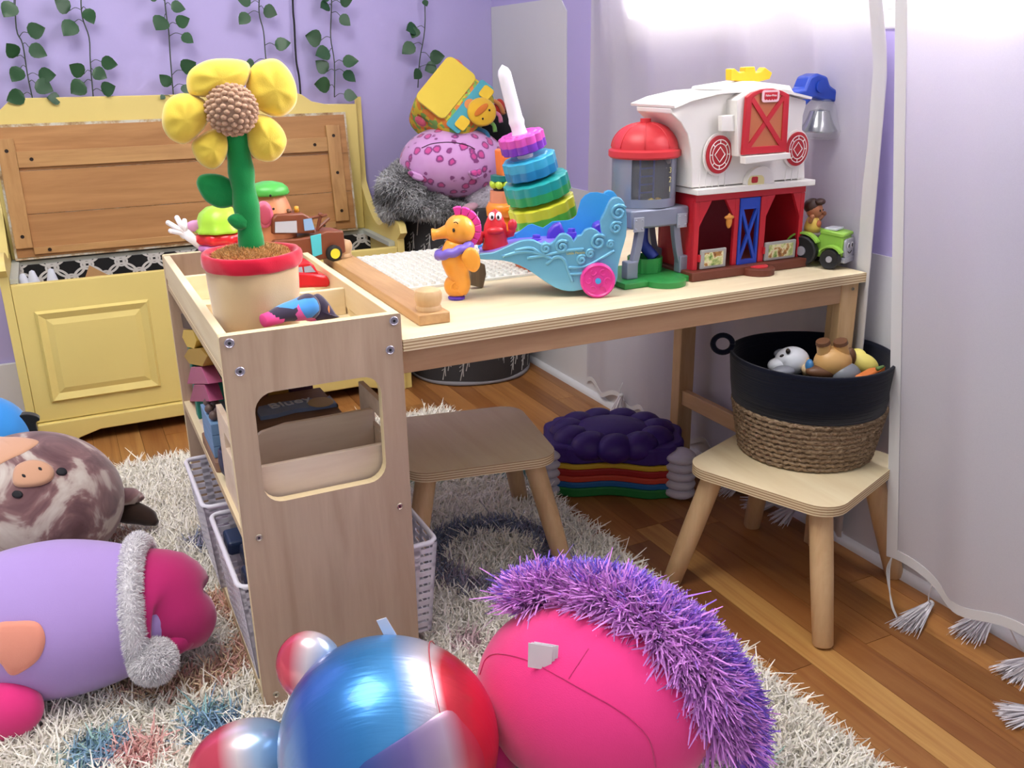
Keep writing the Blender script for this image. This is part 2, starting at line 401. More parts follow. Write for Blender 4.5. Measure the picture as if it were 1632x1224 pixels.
for px, head in (((1262, 812), (1268, 806)), ((1212, 786), (1243, 797)), ((1172, 764), (1190, 756)), ((1005, 640), (990, 630))):
    h = onx(*head, 1.262); h.z = max(h.z, .012); tp_ = onz(px[0]-24, px[1]+22, .004)
    tassel(cf, h+Vector((.004, 0, .035)), h, tp_, n=70)
# near panel
def near(u, v):
    z = 2.0 + (.072-2.0)*v
    yl = 1.150 - .160*max(0, (v-.45)/.55)**1.0; yr = .10
    y = yl+(yr-yl)*u
    b = 1.205 - .02*v
    x = b + .020*math.sin(u*17+.5+.8*math.sin(3*v)) + .004*math.sin(u*43+v*3) + (.03*u)
    if v > .9: z += .02*math.sin(u*24+1)*(v-.9)*10*.6 + .02*u
    return (min(x, 1.262), y, z)
cn = emp('sheer_curtain', (1.2, .6, 0), 'nearest white sheer curtain panel with tasselled hem by the stool', 'curtain', 'sheer curtains at the window')
sheet(110, 40, near).obj('panel', m_cur, cn, smooth=True)
hemstrip(near, 70, cn, .016)
sheet(5, 30, lambda a, b: Vector(near(.024*a, b))+Vector((-.0018, 0, 0))).obj('side_hem', m_hem, cn, smooth=True)
tassel(cn, near(.10, 1), onz(1483, 962, .012), onz(1440, 1003, .003), W=.02, n=240)
tassel(cn, near(.15, 1), onz(1583, 970, .014), onz(1535, 1018, .003), W=.024, n=260)
tassel(cn, near(.28, 1), onz(1650, 1050, .014), onz(1600, 1080, .003), W=.022, n=240)
tassel(cn, near(.36, 1), onz(1660, 1135, .014), onz(1596, 1145, .003), W=.022, n=240)
m = MB(); p0 = Vector(near(.01, 1)); p1 = onz(1430, 985, .006)
for dx in (-.003, 0, .003): m.tube(smooth_open([p0, p0+Vector((-.004, dx, -.03)), onz(1421+dx*300, 962, .02), p1+Vector((dx, dx, 0))], 5), .0011, 5)
m.obj('loose_thread', m_hem, cn, smooth=True)
# ================================================================== rug
m_rugbase = M('rug_backing', '#e6dfd3', .95)
rug = emp('shag_rug', (0, 1.2, 0), 'white shaggy rug with pastel coloured rings', 'rug')
MB().prism(rrect(-1.2, .1, .845, 2.185, .03), .0005, .007, 'Z').obj('backing', m_rugbase, rug)
def rug_tuft():
    n = 260000
    x = RNG.uniform(-.62, .853, n); y = RNG.uniform(.42, 2.193, n)
    # keep what the camera side of the room can show, drop what lies under the shelf unit
    keep = ~((x > .17) & (x < .375) & (y > 1.175) & (y < 1.75)); keep &= (y > 1.45-1.5*(x+.62)) | (y > .95); keep &= (x > -.35) | (y > 1.0)
    x, y = x[keep], y[keep]; n = len(x)
    C = np.tile(lin('#fdf8f0'), (n, 1))*RNG.uniform(.9, 1.04, (n, 1))
    C[:, 2] *= RNG.uniform(.93, 1.02, n)
    P = lambda *h: np.array([lin(c) for c in h])
    rings = [((783, 897), .115, .026, P('#5c6f94', '#4f6288', '#8a7390', '#6f6a90')),
             ((292, 1040), .115, .030, P('#e0b184', '#dfa589', '#e6c89c', '#d99a8a')),
             ((198, 872), .0, .032, P('#e5b29a', '#e8bfa6', '#e3a58f', '#ecd0ba')), ((330, 875), .0, .034, P('#8f86b0', '#6c7fa8', '#a59ac0', '#7d8cb4')),
             ((668, 772), .0, .05, P('#8fb59a', '#b7c795', '#a5c3a6', '#cdd2a8')), ((822, 766), .0, .04, P('#5fa39a', '#4c8f94', '#7db5ae', '#5fa39a')),
             ((338, 1168), .0, .040, P('#4f86ad', '#6fb0b4', '#5a94c0', '#3f78a2')), ((160, 1214), .0, .042, P('#5f96b8', '#8cc0b8', '#6aa0c4', '#4f88b0')),
             ((222, 1218), .0, .036, P('#e49a94', '#e8b0a4', '#df8b8b', '#e8b8a8')), ((1182, 1216), .0, .022, P('#9ad2bf', '#aedccc', '#8ecab8', '#c4e4d6')),
             ((745, 1040), .0, .026, P('#d9b3bb', '#c9a0ac', '#e3c4c8', '#d3aab0'))]
    for (px, R, W, pal) in rings:
        c = onz(*px, 0); d = np.hypot(x-c.x, y-c.y); jit = RNG.normal(0, .006, n)
        mk = np.abs(d+jit-R) < W; ang = np.arctan2(y-c.y, x-c.x)
        idx = ((ang/(2*PI)*4+np.sin(d*90)*.5+RNG.normal(0, .5, n)) % 4).astype(int) % 4
        C[mk] = (pal[idx[mk]]*.8+.16)*RNG.uniform(.85, 1.15, (mk.sum(), 1))
    R = np.stack([x, y, np.full(n, .005)], 1); D = np.tile([.12, -.25, 1.], (n, 1))
    return R, D, np.clip(C, 0, 1)
R_, D_, C_ = rug_tuft()
strands('pile', R_, D_, .036, .0038, attrm('rug_yarn', .95, .25, .1), C_, rug, .5, 3, .42)

# ================================================================== plywood furniture
m_ply = wood('birch_ply', '#efe0be', '#dac49c', 'X', .8, .5, (.35, .8))
m_plyY = wood('birch_ply_y', '#ecdcb8', '#d8c096', 'Y', .8, .5, (.35, .8))
m_panel = wood('birch_panel', '#c8ae96', '#a3876f', 'Z', .9, .5, (.3, .8))
m_bwood = wood('beech_wood', '#d9b88c', '#b98f62', 'Z', 1.2, .45, (.3, .8))
m_bwoodX = wood('beech_wood_x', '#c9a27c', '#a87c5a', 'X', 1.2, .45, (.3, .8))
m_bwoodY = wood('beech_wood_y', '#d6b489', '#b5895d', 'Y', 1.2, .45, (.3, .8))
# ply edge: stripes by height
def plyedge(name, per=.0045):
    if name in MATS: return MATS[name]
    k = N(name); c = k.n('ShaderNodeTexCoord'); s = k.n('ShaderNodeSeparateXYZ'); k.l(c.outputs['Object'], s.inputs[0])
    t = k.math('FRACT', k.math('DIVIDE', s.outputs[2], per)); k.col(k.ramp(t, [(0, '#e8d6b0'), (.45, '#e2cda4'), (.52, '#a98660'), (.92, '#b3906a'), (1, '#e8d6b0')])); k.set(Roughness=.6); MATS[name] = k.m; return k.m
m_edge = plyedge('ply_edge')
m_steel = M('bolt_steel', '#b4aec0', .35, .9)
m_steel_d = M('bolt_socket', '#1c1a22', .5)
def slab(name, poly, z0, z1, top, parent, edge=None):
    """horizontal board with separate edge material"""
    m = MB(); n = len(poly); v = [(p[0], p[1], z0) for p in poly]+[(p[0], p[1], z1) for p in poly]
    m.add(v, [tuple(range(n))[::-1], tuple(range(n, 2*n))]); m.slot = 1
    m.add(v, [(i, (i+1) % n, (i+1) % n+n, i+n) for i in range(n)])
    o = m.obj(name, [top, edge or m_edge], parent, loc=(0, 0, z0)); return o
def bolt(x, y, z, parent, nrm=(0, -1, 0), r=.0064, cap=True):
    m = MB(); R = frame((x, y, z), Vector(nrm).orthogonal(), Vector(nrm).cross(Vector(nrm).orthogonal()))
    m.lathe([(r, -.001), (r, .0012), (r*.85, .002), (r*.72, .0012), (.0001, .0012)], 14, R)
    o = m.obj('bolt', m_steel if cap else M('wood_screw', '#b9b0a0', .35, .9), parent, smooth='auto')
    MB().lathe([(r*.34, .0013), (r*.34, .0017), (.0001, .0017)], 6, R).obj('socket', m_steel_d, o)
# ---- shelf unit
SX0, SX1, SY0, SY1, SZ = .153, .393, 1.158, 1.769, .5825
sh = emp('toy_shelf_unit', (.273, 1.46, 0), 'birch plywood toy shelf unit with open tray top and window cut-out', 'shelf unit')
z00 = .008
def rr8(x0, z0, x1, z1, r, k=6): return rrect(x0, z0, x1, z1, r, k)
cut = trY([(408, 640), (417, 795), (617, 768), (606, 612)], SY0)
cx0, cx1 = .187, .359; cz0, cz1 = .342, .500
for yy, nm in ((SY0, 'front_panel'), (SY1-.015, 'back_panel')):
    m = MB(); o_ = rr8(SX0, z00, SX1, SZ, .003); i_ = rr8(cx0, cz0, cx1, cz1, .026)
    n = len(o_); m.add([(p[0], yy, p[1]) for p in o_]+[(p[0], yy, p[1]) for p in i_], [(j, (j+1) % n, n+(j+1) % n, n+j) for j in range(n)])
    m.add([(p[0], yy+.015, p[1]) for p in o_]+[(p[0], yy+.015, p[1]) for p in i_], [(j, n+j, n+(j+1) % n, (j+1) % n) for j in range(n)])
    m.slot = 1
    for q in (o_, i_): m.add([(p[0], yy, p[1]) for p in q]+[(p[0], yy+.015, p[1]) for p in q], [(j, n+j, n+(j+1) % n, (j+1) % n) for j in range(n)])
    m.obj(nm, [m_panel, M('ply_edge_plain', '#e6d2a8', .6, vary=.08)], sh)
yi0, yi1 = SY0+.015, SY1-.015
slab('tray_bottom', rect(SX0+.002, yi0, SX1-.002, yi1), .520, .530, m_plyY, sh)
for x0 in (SX0+.0005, SX1-.0125):
    m = MB().box((x0, yi0, .5415), (x0+.012, yi1, SZ-.0006)); m.obj('tray_rail', m_plyY, sh, bevel=.001)
    m = MB().box((x0+.002, yi0, .530), (x0+.010, yi1, .5415)); m.obj('tray_skirt', m_plyY, sh)
MB().box((SX0+.0125, 1.385, .530), (SX1-.0125, 1.395, .572)).obj('tray_divider', m_ply, sh, bevel=.001)
MB().box((SX0+.0125, 1.600, .530), (SX1-.0125, 1.610, .572)).obj('tray_divider', m_ply, sh, bevel=.001)
slab('middle_shelf', rect(SX0+.001, yi0, SX1-.001, yi1), .290, .303, m_plyY, sh)
slab('bottom_shelf', rect(SX0+.001, yi0, SX1-.001, yi1), .030, .043, m_plyY, sh)
for x0 in (SX0+.001, SX1-.0125): MB().box((x0, yi0, .0085), (x0+.0115, yi1, .0298)).obj('bottom_rail', m_plyY, sh)
for x, z in ((.165, .573), (.174, .534), (.383, .573), (.375, .533)): bolt(x, SY0, z, sh)
for x, z in ((.173, .296), (.375, .296), (.171, .041), (.375, .041)): bolt(x, SY0, z, sh, r=.005, cap=False)
# ---- table
TZ = .544; TX0, TX1, TY0, TY1 = .3945, 1.255, 1.158, 1.74
tb = emp('play_table', (.83, 1.45, 0), 'long low birch plywood play table by the curtains', 'table')
slab('tabletop', rect(TX0, TY0, TX1, TY1), TZ-.0165, TZ, m_ply, tb)
az0, az1 = TZ-.0165-.036, TZ-.0168
MB().box((TX0, TY0+.012, az0), (TX1-.045, TY0+.030, az1)).obj('apron', m_bwoodX, tb, bevel=.001)
MB().box((TX0, TY1-.030, az0), (TX1-.045, TY1-.012, az1)).obj('apron', m_bwoodX, tb, bevel=.001)
lx0, lx1 = TX1-.045, TX1-.005
for y0, xx, zb in ((TY0+.010, lx0, .0005), (1.625, lx0, .0005)):
    MB().box((xx, y0, zb), (xx+.040, y0+.020, az1)).obj('leg', m_bwood, tb, bevel=.002)
    MB().box((xx+.004, y0+.0202, zb), (xx+.034, y0+.036, az1)).obj('leg_brace', m_bwood, tb, bevel=.002)
MB().box((lx0+.008, TY0+.047, .150), (lx0+.024, 1.6245, .185)).obj('stretcher', m_bwoodY, tb, bevel=.0015)
MB().box((lx0+.008, TY0+.047, az0), (lx0+.024, 1.6245, az1)).obj('side_apron', m_bwoodY, tb, bevel=.001)
bolt(TX1-.020, TY0+.010, az1-.012, tb, r=.003, cap=False)
# ---- stools
def stool(cx, cy, rz, z0, label, seatm):
    st = emp('wooden_stool', (cx, cy, z0), label, 'stool', 'square wooden stools', rotz=rz)
    top = .236-z0; h = .139
    R = Matrix.Translation((cx, cy, z0)) @ Matrix.Rotation(rz, 4, 'Z')
    p = rrect(-h, -h, h, h, .045, 7); pts = [(R @ Vector((a, b, 0))) for a, b in p]
    slab('seat', [(q.x, q.y) for q in pts], .236-.0175, .236, seatm, st)
    for sx in (-1, 1):
        for sy in (-1, 1):
            a = R @ Vector((sx*.098, sy*.098, top-.0176)); b = R @ Vector((sx*.146, sy*.146, .0006))
            m = MB(); m.tube([a, a.lerp(b, .5), b.lerp(a, .012), b], [.019, .0185, .0165, .0145], 16); m.obj('leg', m_bwood, st, smooth='auto')
    return st
stool(.623, 1.487, -.176, .0075, 'wooden stool on the rug beside the shelf unit', m_plyY)
stool(1.084, 1.115, .364, .0, 'wooden stool on the bare floor holding the navy basket', m_plyY)

# ================================================================== yellow storage bench
m_yel = M('bench_yellow_paint', '#e3cd7c', .42, vary=.05, vscale=5, bump=.04, bscale=30)
m_pine = wood('bench_pine', '#c08d55', '#8d5a2c', 'X', .7, .55, (.3, .78))
m_raw = M('unpainted_rail', '#b9bdb4', .7, vary=.1)
BX0, BX1, BY0, BY1, BZ = -.155, .853, 2.448, 2.765, .42
be = emp('storage_bench', (.35, 2.6, 0), 'pale yellow wooden storage bench with its lid propped open', 'bench')
# side panels with scrolled arm
prof = [onx(a, b, .840) for a, b in [(552, 153), (567, 168), (571, 215), (575, 275), (588, 322), (600, 350), (608, 358), (616, 353), (627, 348), (638, 356), (642, 372)]]
yz = [(q.y, q.z) for q in prof]
ymx = BY1; zmx = .835
yb_ = [(ymx, .0005), (ymx, zmx)] + [(min(ymx-.002, a), min(zmx, b)) for a, b in smooth_open([Vector((a, b, 0)) for a, b in yz], 4) for a, b in [(a, b)]] if False else None
sm = smooth_open([Vector((a, b, 0)) for a, b in yz], 4)
pol = [(ymx, .0005), (ymx, min(zmx, sm[0].y))] + [(min(ymx-.001, q.x), q.y) for q in sm] + [(BY0-.002, sm[-1].y-.02), (BY0-.002, .0005)]
for x0 in (BX0, BX1-.02):
    MB().prism(pol, x0, x0+.02, 'X').obj('side_panel', m_yel, be, bevel=.004, smooth='auto')
    MB().box((x0+(.0205 if x0 < 0 else -.0185), BY0+.02, .420), (x0+(.0385 if x0 < 0 else -.0005), BY1-.05, .432)).obj('side_rail', m_raw, be)
# backrest board with shaped top
bk = [(BX0+.021, .43), (BX1-.021, .43), (BX1-.021, .795), (.74, .797), (.70, .806), (.672, .826), (.645, .833), (-.055, .836), (-.075, .828), (-.10, .806), (BX0+.021, .797)]
MB().prism(bk, BY1-.02, BY1-.0005, 'Y').obj('backrest', m_yel, be, bevel=.002)
MB().box((BX0+.0205, BY1-.0605, .4205), (BX1-.0205, BY1-.0005, .4295)).obj('back_rail', m_raw, be)
fx0, fx1 = BX0+.0205, BX1-.0205
MB().box((fx0, BY0, .07), (fx1, BY0+.018, BZ)).obj('front_board', m_yel, be, bevel=.002)
sk = [(fx0, .001), (fx0+.06, .001), (fx0+.09, .018), (fx0+.14, .032), (fx1-.14, .032), (fx1-.09, .018), (fx1-.06, .001), (fx1, .001), (fx1, .068), (fx0, .068)]
MB().prism(sk, BY0-.012, BY0+.010, 'Y').obj('skirt_board', m_yel, be, bevel=.003)
for X0, X1 in ((-.095, .165), (.215, .475), (.525, .785)):
    m = MB(); o_ = [(X0, .118), (X1, .118), (X1, .352), (X0, .352)]; i_ = [(X0+.022, .140), (X1-.022, .140), (X1-.022, .330), (X0+.022, .330)]
    v = [(a, BY0-.001, b) for a, b in o_]+[(a, BY0-.0085, b) for a, b in [(X0+.006, .124), (X1-.006, .124), (X1-.006, .346), (X0+.006, .346)]]+[(a, BY0-.0015, b) for a, b in i_]+[(a, BY0-.006, b) for a, b in [(X0+.036, .154), (X1-.036, .154), (X1-.036, .316), (X0+.036, .316)]]
    f = []
    for L in range(3):
        for j in range(4): f.append((L*4+j, L*4+(j+1) % 4, L*4+4+(j+1) % 4, L*4+4+j))
    f.append((12, 13, 14, 15)); m.add(v, f); m.obj('raised_panel', m_yel, be)
# inside lining with trellis print
k = N('trellis_lining'); c = k.n('ShaderNodeTexCoord'); sp = k.n('ShaderNodeSeparateXYZ'); k.l(c.outputs['Object'], sp.inputs[0])
def ringmask(cell, ox, oz, rad, wid):
    fx = k.math('SUBTRACT', k.math('FRACT', k.math('ADD', k.math('DIVIDE', sp.outputs[0], cell), ox)), .5); fz = k.math('SUBTRACT', k.math('FRACT', k.math('ADD', k.math('DIVIDE', sp.outputs[2], cell*.8), oz)), .5)
    d = k.math('SQRT', k.math('ADD', k.math('POWER', fx, 2.), k.math('POWER', fz, 2.))); return k.math('LESS_THAN', k.math('ABSOLUTE', k.math('SUBTRACT', d, rad)), wid)
mk = k.math('MAXIMUM', k.math('MAXIMUM', ringmask(.085, 0, 0, .42, .04), ringmask(.085, .5, .5, .42, .04)), k.math('MAXIMUM', ringmask(.085, .5, 0, .17, .035), ringmask(.085, 0, .5, .17, .035)))
k.col(k.mix(mk, '#0c0b0f', '#cfccc8')); k.set(Roughness=.8); m_lin = k.m
MB().box((fx0, BY1-.068, .09), (fx1, BY1-.0612, .4205)).obj('lining_back', m_lin, be)
MB().box((fx0, BY0+.019, .08), (fx1, BY1-.069, .0895)).obj('box_floor', m_pine, be)
# lid leaning on the backrest
lid = emp('lid', (.335, 2.70, .435)); lid.parent = be; lid.matrix_parent_inverse = pinv(be)
p0 = Vector((0, 2.690, .436)); p1 = Vector((0, 2.7335, .774)); ld = (p1-p0); LH = ld.length; ld.normalize(); ln = Vector((0, -ld.z, ld.y))  # towards camera
LM = Matrix(((1, 0, 0, 0), (0, ld.y, ln.y, p0.y), (0, ld.z, ln.z, p0.z), (0, 0, 0, 1)))
def lidbox(x0, v0, x1, v1, n0, n1, name, mat, bev=0): return MB().box((x0, v0, n0), (x1, v1, n1), LM).obj(name, mat, lid, bevel=bev)
m_chip = N('chipped_edge'); _c = m_chip.coord(); m_chip.col(m_chip.ramp(m_chip.noise(_c, 16, 4, .7), [(.44, '#cfcabb'), (.54, '#b39a74'), (.62, '#8d6c48')])); m_chip.set(Roughness=.8); m_chip = m_chip.m
lidbox(-.124, 0, .794, LH, -.016, -.0005, 'lid_rim', m_chip)
nb = 3
for i in range(nb): lidbox(-.118, .006+i*(LH-.012)/nb, .788, .006+(i+1)*(LH-.012)/nb-.0012, -.0004, .002, 'lid_board', m_pine, .0006)
B_ = [(-.085, .232, .735, .272), (-.118, .03, -.078, .305), (.728, .03, .768, .305), (-.077, .012, .727, .030)]
m_batten = wood('batten_pine', '#c89a60', '#9a6a38', 'X', 1.1, .5); m_battenZ = wood('batten_pine_z', '#c89a60', '#9a6a38', 'Z', 1.1, .5)
for (a, b, c_, d) in (B_[0],): lidbox(-.0775, b, .7275, d, .002, .011, 'batten', m_batten, .001)
for (a, b, c_, d) in B_[1:3]: lidbox(a, b, c_, d, .002, .011, 'batten', m_battenZ, .001)
lidbox(*B_[3], .002, .008, 'batten', m_batten, .001)
m_scr = M('dark_screw', '#2a1c14', .5, .5)
for x, v in ((-.098, .275), (-.045, .252), (-.098, .06), (-.04, .022), (.69, .252), (.748, .275), (.748, .06), (.69, .022), (.748, .17)):
    q = LM @ Vector((x, v, .0112)); R = frame(q, (1, 0, 0), ld); MB().lathe([(.0048, -.0006), (.0048, .0006), (.0022, .0002), (.0001, .0002)], 10, R).obj('screw', m_scr, lid)
# things poking out of the bench
cb = tag(MB().prism([(.0, 0), (.155, 0), (.04, .085)], 0, .005, 'Y', Matrix.Translation((.005, 2.56, .345))).obj('cardboard_box', M('cardboard', '#b58c5e', .85, vary=.08), loc=(.08, 2.56, .345)), 'brown cardboard piece sticking up inside the bench', 'cardboard')
for i, (px, h) in enumerate((((37, 445), .06), ((52, 440), .075), ((82, 437), .085))):
    q = ony(*px, 2.53); z1 = q.z+.012
    o = MB().lathe([(.022, 0), (.017, h*.5), (.006, h), (.0001, h+.003)], 12, Matrix.Translation((q.x, 2.53, z1-h))).obj('paper_cone', M('white_felt', '#c9ccd6', .9), smooth=True, loc=(q.x, 2.53, z1-h))
    tag(o, ('pale pointed toy at the left end of the open bench', 'pale pointed toy second from the left in the open bench', 'pale pointed toy next to the cardboard in the bench')[i], 'toy', 'pale pointed toys in the bench')
# ================================================================== flower plush in the tray
m_yp = plushm('yellow_velour', '#f2d352', .14); m_gp = plushm('green_felt', '#18914a', .12); m_rp = plushm('red_velour', '#cf1236'); m_tan = plushm('tan_velour', '#d9bd94', .1)
PY_ = 1.268; PR = (ony(481, 460, PY_).x-ony(334, 460, PY_).x)/2/.07; PC = Vector((ony(407, 460, PY_).x, PY_+.004, .5305)); PH = (ony(407, 416, PY_-.075).z-.5305)/.114
fl_ = emp('plush_flower_pot', PC, 'plush yellow flower with green stem in a tan pot in the tray', 'plush toy')
def wobr(a, k): return 1+.025*math.sin(3*a+.8)+.015*math.sin(7*a)
pot = MB().lathe([(.0001, 0), (.055, 0), (.061, .006), (.066, .04), (.069, .075), (.070, .098), (.064, .104), (.0001, .104)], 40, Matrix.Translation(PC) @ Matrix.Diagonal((PR, PR, PH, 1)), wobr).obj('pot', m_tan, fl_, smooth=True)
MB().lathe([(.0695, .095), (.0735, .0955), (.0765, .100), (.0765, .110), (.0735, .1145), (.067, .113), (.062, .107), (.062, .102)], 48, Matrix.Translation(PC) @ Matrix.Diagonal((PR, PR, PH, 1)), lambda a, k: 1+.025*math.sin(3*a+1)+.018*math.sin(9*a+k*1.3)+.012*math.sin(17*a+k)).obj('pot_rim', m_rp, pot, smooth=True, subd=1)
MB().ell(PC+Vector((0, 0, .104*PH)), (.060*PR, .060*PR, .016)).obj('soil', M('soil_plush', '#b88748', .95), fl_, smooth=True)
n = 5000; a = RNG.uniform(0, 2*PI, n); r = PR*.058*np.sqrt(RNG.uniform(0, 1, n))
rt = np.stack([PC.x+r*np.cos(a), PC.y+r*np.sin(a), PC.z+.104*PH+.016*np.sqrt(np.clip(1-(r/PR/.06)**2, 0, 1))], 1)
strands('soil_fur', rt, np.stack([np.cos(a)*r*8, np.sin(a)*r*8, np.ones(n)], 1), .0065, .0012, attrm('fur', .9, .3), np.tile(lin('#cf9e5e'), (n, 1))*RNG.uniform(.75, 1.2, (n, 1)), fl_, .4, 2, .45)
FY = 1.27
st = [ony(a, b, FY) for a, b in ((402, 400), (396, 350), (388, 300), (382, 255), (374, 205))]
MB().tube(smooth_open(st, 5), [.0165+.0011*math.sin(i*1.1) for i in range(21)], 16).obj('stem', m_gp, fl_, smooth=True)
# leaves on the stem
def leafblob(pts, Y, th, name, mat, parent, tilt=0, crease=.09):
    c = [ony(a, b, Y) for a, b in pts]; cen = sum(c, Vector())/len(c); n = len(c); m = MB()
    sc = smooth_closed([tuple(q) for q in c], 4); n = len(sc)
    v = [cen+Vector((0, -th, 0)), cen+Vector((0, th, 0))]; f = []
    rings = [(.55, .85), (.85, .55), (1, 0)]
    for s in (-1, 1):
        for (k_, h_) in rings[:2]:
            for iq, q in enumerate(sc): v.append(cen+(Vector(q)-cen)*k_+Vector((0, s*th*h_*(1+crease*math.sin(iq*2*PI/len(sc)*5+th*900+cen.x*300)), 0)))
    e0 = len(v)
    for q in sc: v.append(Vector(q))
    for s in range(2):
        b0 = 2+s*2*n
        for i in range(n):
            j = (i+1) % n; f.append((s, b0+i, b0+j)); f.append((b0+i, b0+n+i, b0+n+j, b0+j)); f.append((b0+n+i, e0+i, e0+j, b0+n+j))
    m.add(v, f); return m.obj(name, mat, parent, smooth=True)
leafblob([(313, 290), (322, 278), (350, 278), (372, 290), (385, 305), (378, 325), (352, 332), (330, 322), (318, 306)], FY+.005, .007, 'leaf', m_gp, fl_)
leafblob([(362, 350), (375, 340), (395, 345), (398, 362), (378, 366)], FY-.01, .006, 'leaf', m_gp, fl_)
# petals: puffy traced outlines
pet = [[(302, 150), (297, 128), (305, 110), (330, 96), (362, 93), (392, 98), (399, 112), (392, 135), (372, 148), (345, 152), (322, 155)],
       [(392, 135), (400, 108), (418, 96), (440, 94), (458, 108), (470, 130), (474, 155), (468, 172), (452, 185), (430, 184), (408, 172), (396, 158)],
       [(258, 185), (264, 163), (282, 150), (305, 150), (328, 162), (334, 185), (325, 205), (308, 222), (292, 230), (272, 222), (260, 205)],
       [(308, 245), (306, 228), (320, 215), (340, 205), (355, 205), (363, 222), (362, 245), (352, 263), (338, 270), (320, 262)],
       [(395, 190), (412, 182), (432, 187), (450, 205), (457, 225), (450, 245), (436, 257), (418, 257), (402, 248), (394, 225)]]
for i, p in enumerate(pet):
    o = leafblob(p, FY-.012+.004*(i % 2), .019, 'petal', m_yp, fl_)
# knitted centre: ball with many bobbles
cc = ony(369, 175, FY-.026); Rb = .0305
MB().ell(cc, (Rb, Rb*.7, Rb), n=28, k=16).obj('flower_centre', M('knit_brown', '#a58670', .9), fl_, smooth=True)
m = MB(); g = PI*(3-math.sqrt(5)); NB = 170
for i in range(NB):
    y = 1-2*(i+.5)/NB
    if y < -.1: continue
    r = math.sqrt(1-y*y); d = Vector((r*math.cos(g*i)*Rb, -y*Rb*.72, r*math.sin(g*i)*Rb))
    m.ell(cc+d, (.0042, .0034, .0031), n=7, k=5)
o = m.obj('knit_bobbles', M('knit_bobble', '#c09c82', .9, vary=.2, vscale=200), fl_, smooth=True); o['kind'] = 'stuff'

# ================================================================== other toys in the tray
pl_green = M('lime_plastic', '#a7d63f', .3); pl_pink = M('pink_plastic', '#d86a8a', .35); pl_red = M('red_gloss_plastic', '#d8202c', .22); pl_lil = M('lilac_plastic', '#d58ad2', .35)
pl_wht = M('white_plastic', '#f2eef4', .35); pl_brn = M('brown_plastic', '#7a3f22', .4, vary=.15, vscale=30)
TZb = .5305
# stacked treat toy with hands
T = onz(346, 472, TZb); T = Vector((.195, 1.665, TZb))
q = ony(352, 372, T.y)
ice = emp('stacked_treat_toy', (q.x, T.y, TZb), 'lime topped toy with red and lilac frilly layers and white glove hand', 'toy')
def frill(c, r, h, nm, mat, k_=10, amp=.06, dome=False):
    pr = [(.0001, 0), (r*.9, 0), (r, h*.3), (r*.97, h*.8), (r*.7, h), (.0001, h)] if not dome else [(.0001, 0), (r*1.03, 0), (r*1.05, h*.1), (r*.95, h*.18), (r*.93, h*.4), (r*.8, h*.7), (r*.5, h*.92), (.0001, h)]
    return MB().lathe(pr, 48, Matrix.Translation(c), lambda a, kk: 1+(amp if kk in (1, 2, 3) else amp*.2)*math.sin(k_*a)).obj(nm, mat, ice, smooth=True)
zt = lambda px, py: ony(px, py, T.y).z
cx = q.x
MB().lathe([(.0001, 0), (.030, 0), (.034, .02), (.028, .045), (.030, zt(350, 398)-TZb), (.0001, zt(350, 398)-TZb)], 24, Matrix.Translation((cx, T.y, TZb))).obj('base', M('blue_lilac_plastic', '#7f6fd0', .35), ice, smooth=True)
frill((cx, T.y, zt(350, 398)), .040, zt(350, 386)-zt(350, 398), 'lilac_layer', pl_lil)
frill((cx, T.y, zt(350, 386)), .042, zt(350, 368)-zt(350, 386), 'red_layer', pl_red, 8)
frill((cx, T.y, zt(350, 368)), .041, zt(350, 326)-zt(350, 368), 'lime_dome', pl_green, 9, .05, True)
m = MB(); c1 = ony(312, 360, T.y)
m.ell(c1, (.017, .006, .010)); m.obj('ear', M('ear_pink', '#d593c4', .4), ice, smooth=True)
w0 = ony(318, 390, T.y); w1 = ony(296, 372, T.y); m = MB(); m.tube([Vector((cx-.02, T.y, w0.z-.01)), w0, w1], [.007, .0075, .009], 10); m.ell(w1, (.011, .006, .010))
for px in ((282, 347), (268, 355), (272, 368), (294, 352)): m.tube([w1, ony(*px, T.y-.003)], [.0052, .0042], 8); m.ell(ony(*px, T.y-.003), .0043, n=8, k=6)
m.obj('glove_arm', pl_wht, ice, smooth=True)
# orange-brown egg shaped toy with green cap
ey = 1.70; ec = ony(432, 350, ey); eg = emp('egg_toy', (ec.x, ey, TZb), 'orange brown egg shaped plastic toy with a green cap', 'toy')
eb = ony(432, 395, ey).z; et = ony(430, 296, ey).z; r = (ony(468, 345, ey).x-ony(396, 345, ey).x)/2
MB().lathe([(.0001, TZb)]+[(r*1.06*math.sin(PI*t)**.36*(1.04-.06*t), TZb+(et-TZb)*t) for t in np.linspace(.04, .96, 14)]+[(.0001, et)], 28, Matrix.Translation((ec.x, ey, 0))).obj('body', M('egg_plastic', '#d18a5c', .4), eg, smooth=True)
zc = ony(430, 308, ey).z
MB().lathe([(r*.86, zc-.002), (r*.92, zc+.001), (r*.86, zc+.010), (r*.66, zc+.017), (r*.3, zc+.021), (.0001, zc+.022)], 28, Matrix.Translation((ec.x, ey, 0))).obj('cap', M('cap_green', '#4fb04a', .35), eg, smooth=True)
m = MB(); c1 = ony(421, 342, ey-.04); m.ell(c1, (.016, .006, .024)); m.obj('pink_ear', pl_pink, eg, smooth=True)
MB().ell(c1+Vector((0, -.004, 0)), (.011, .004, .018)).obj('ear_inner', M('ear_rose', '#b4475e', .4), eg, smooth=True)
m = MB()
for px in ((431, 312), (436, 333)): m.ell(ony(px[0], px[1], ey-.047), .0022, n=8, k=6)
m.obj('peg_hole', M('black_hole', '#16100d', .8), eg, smooth=True)
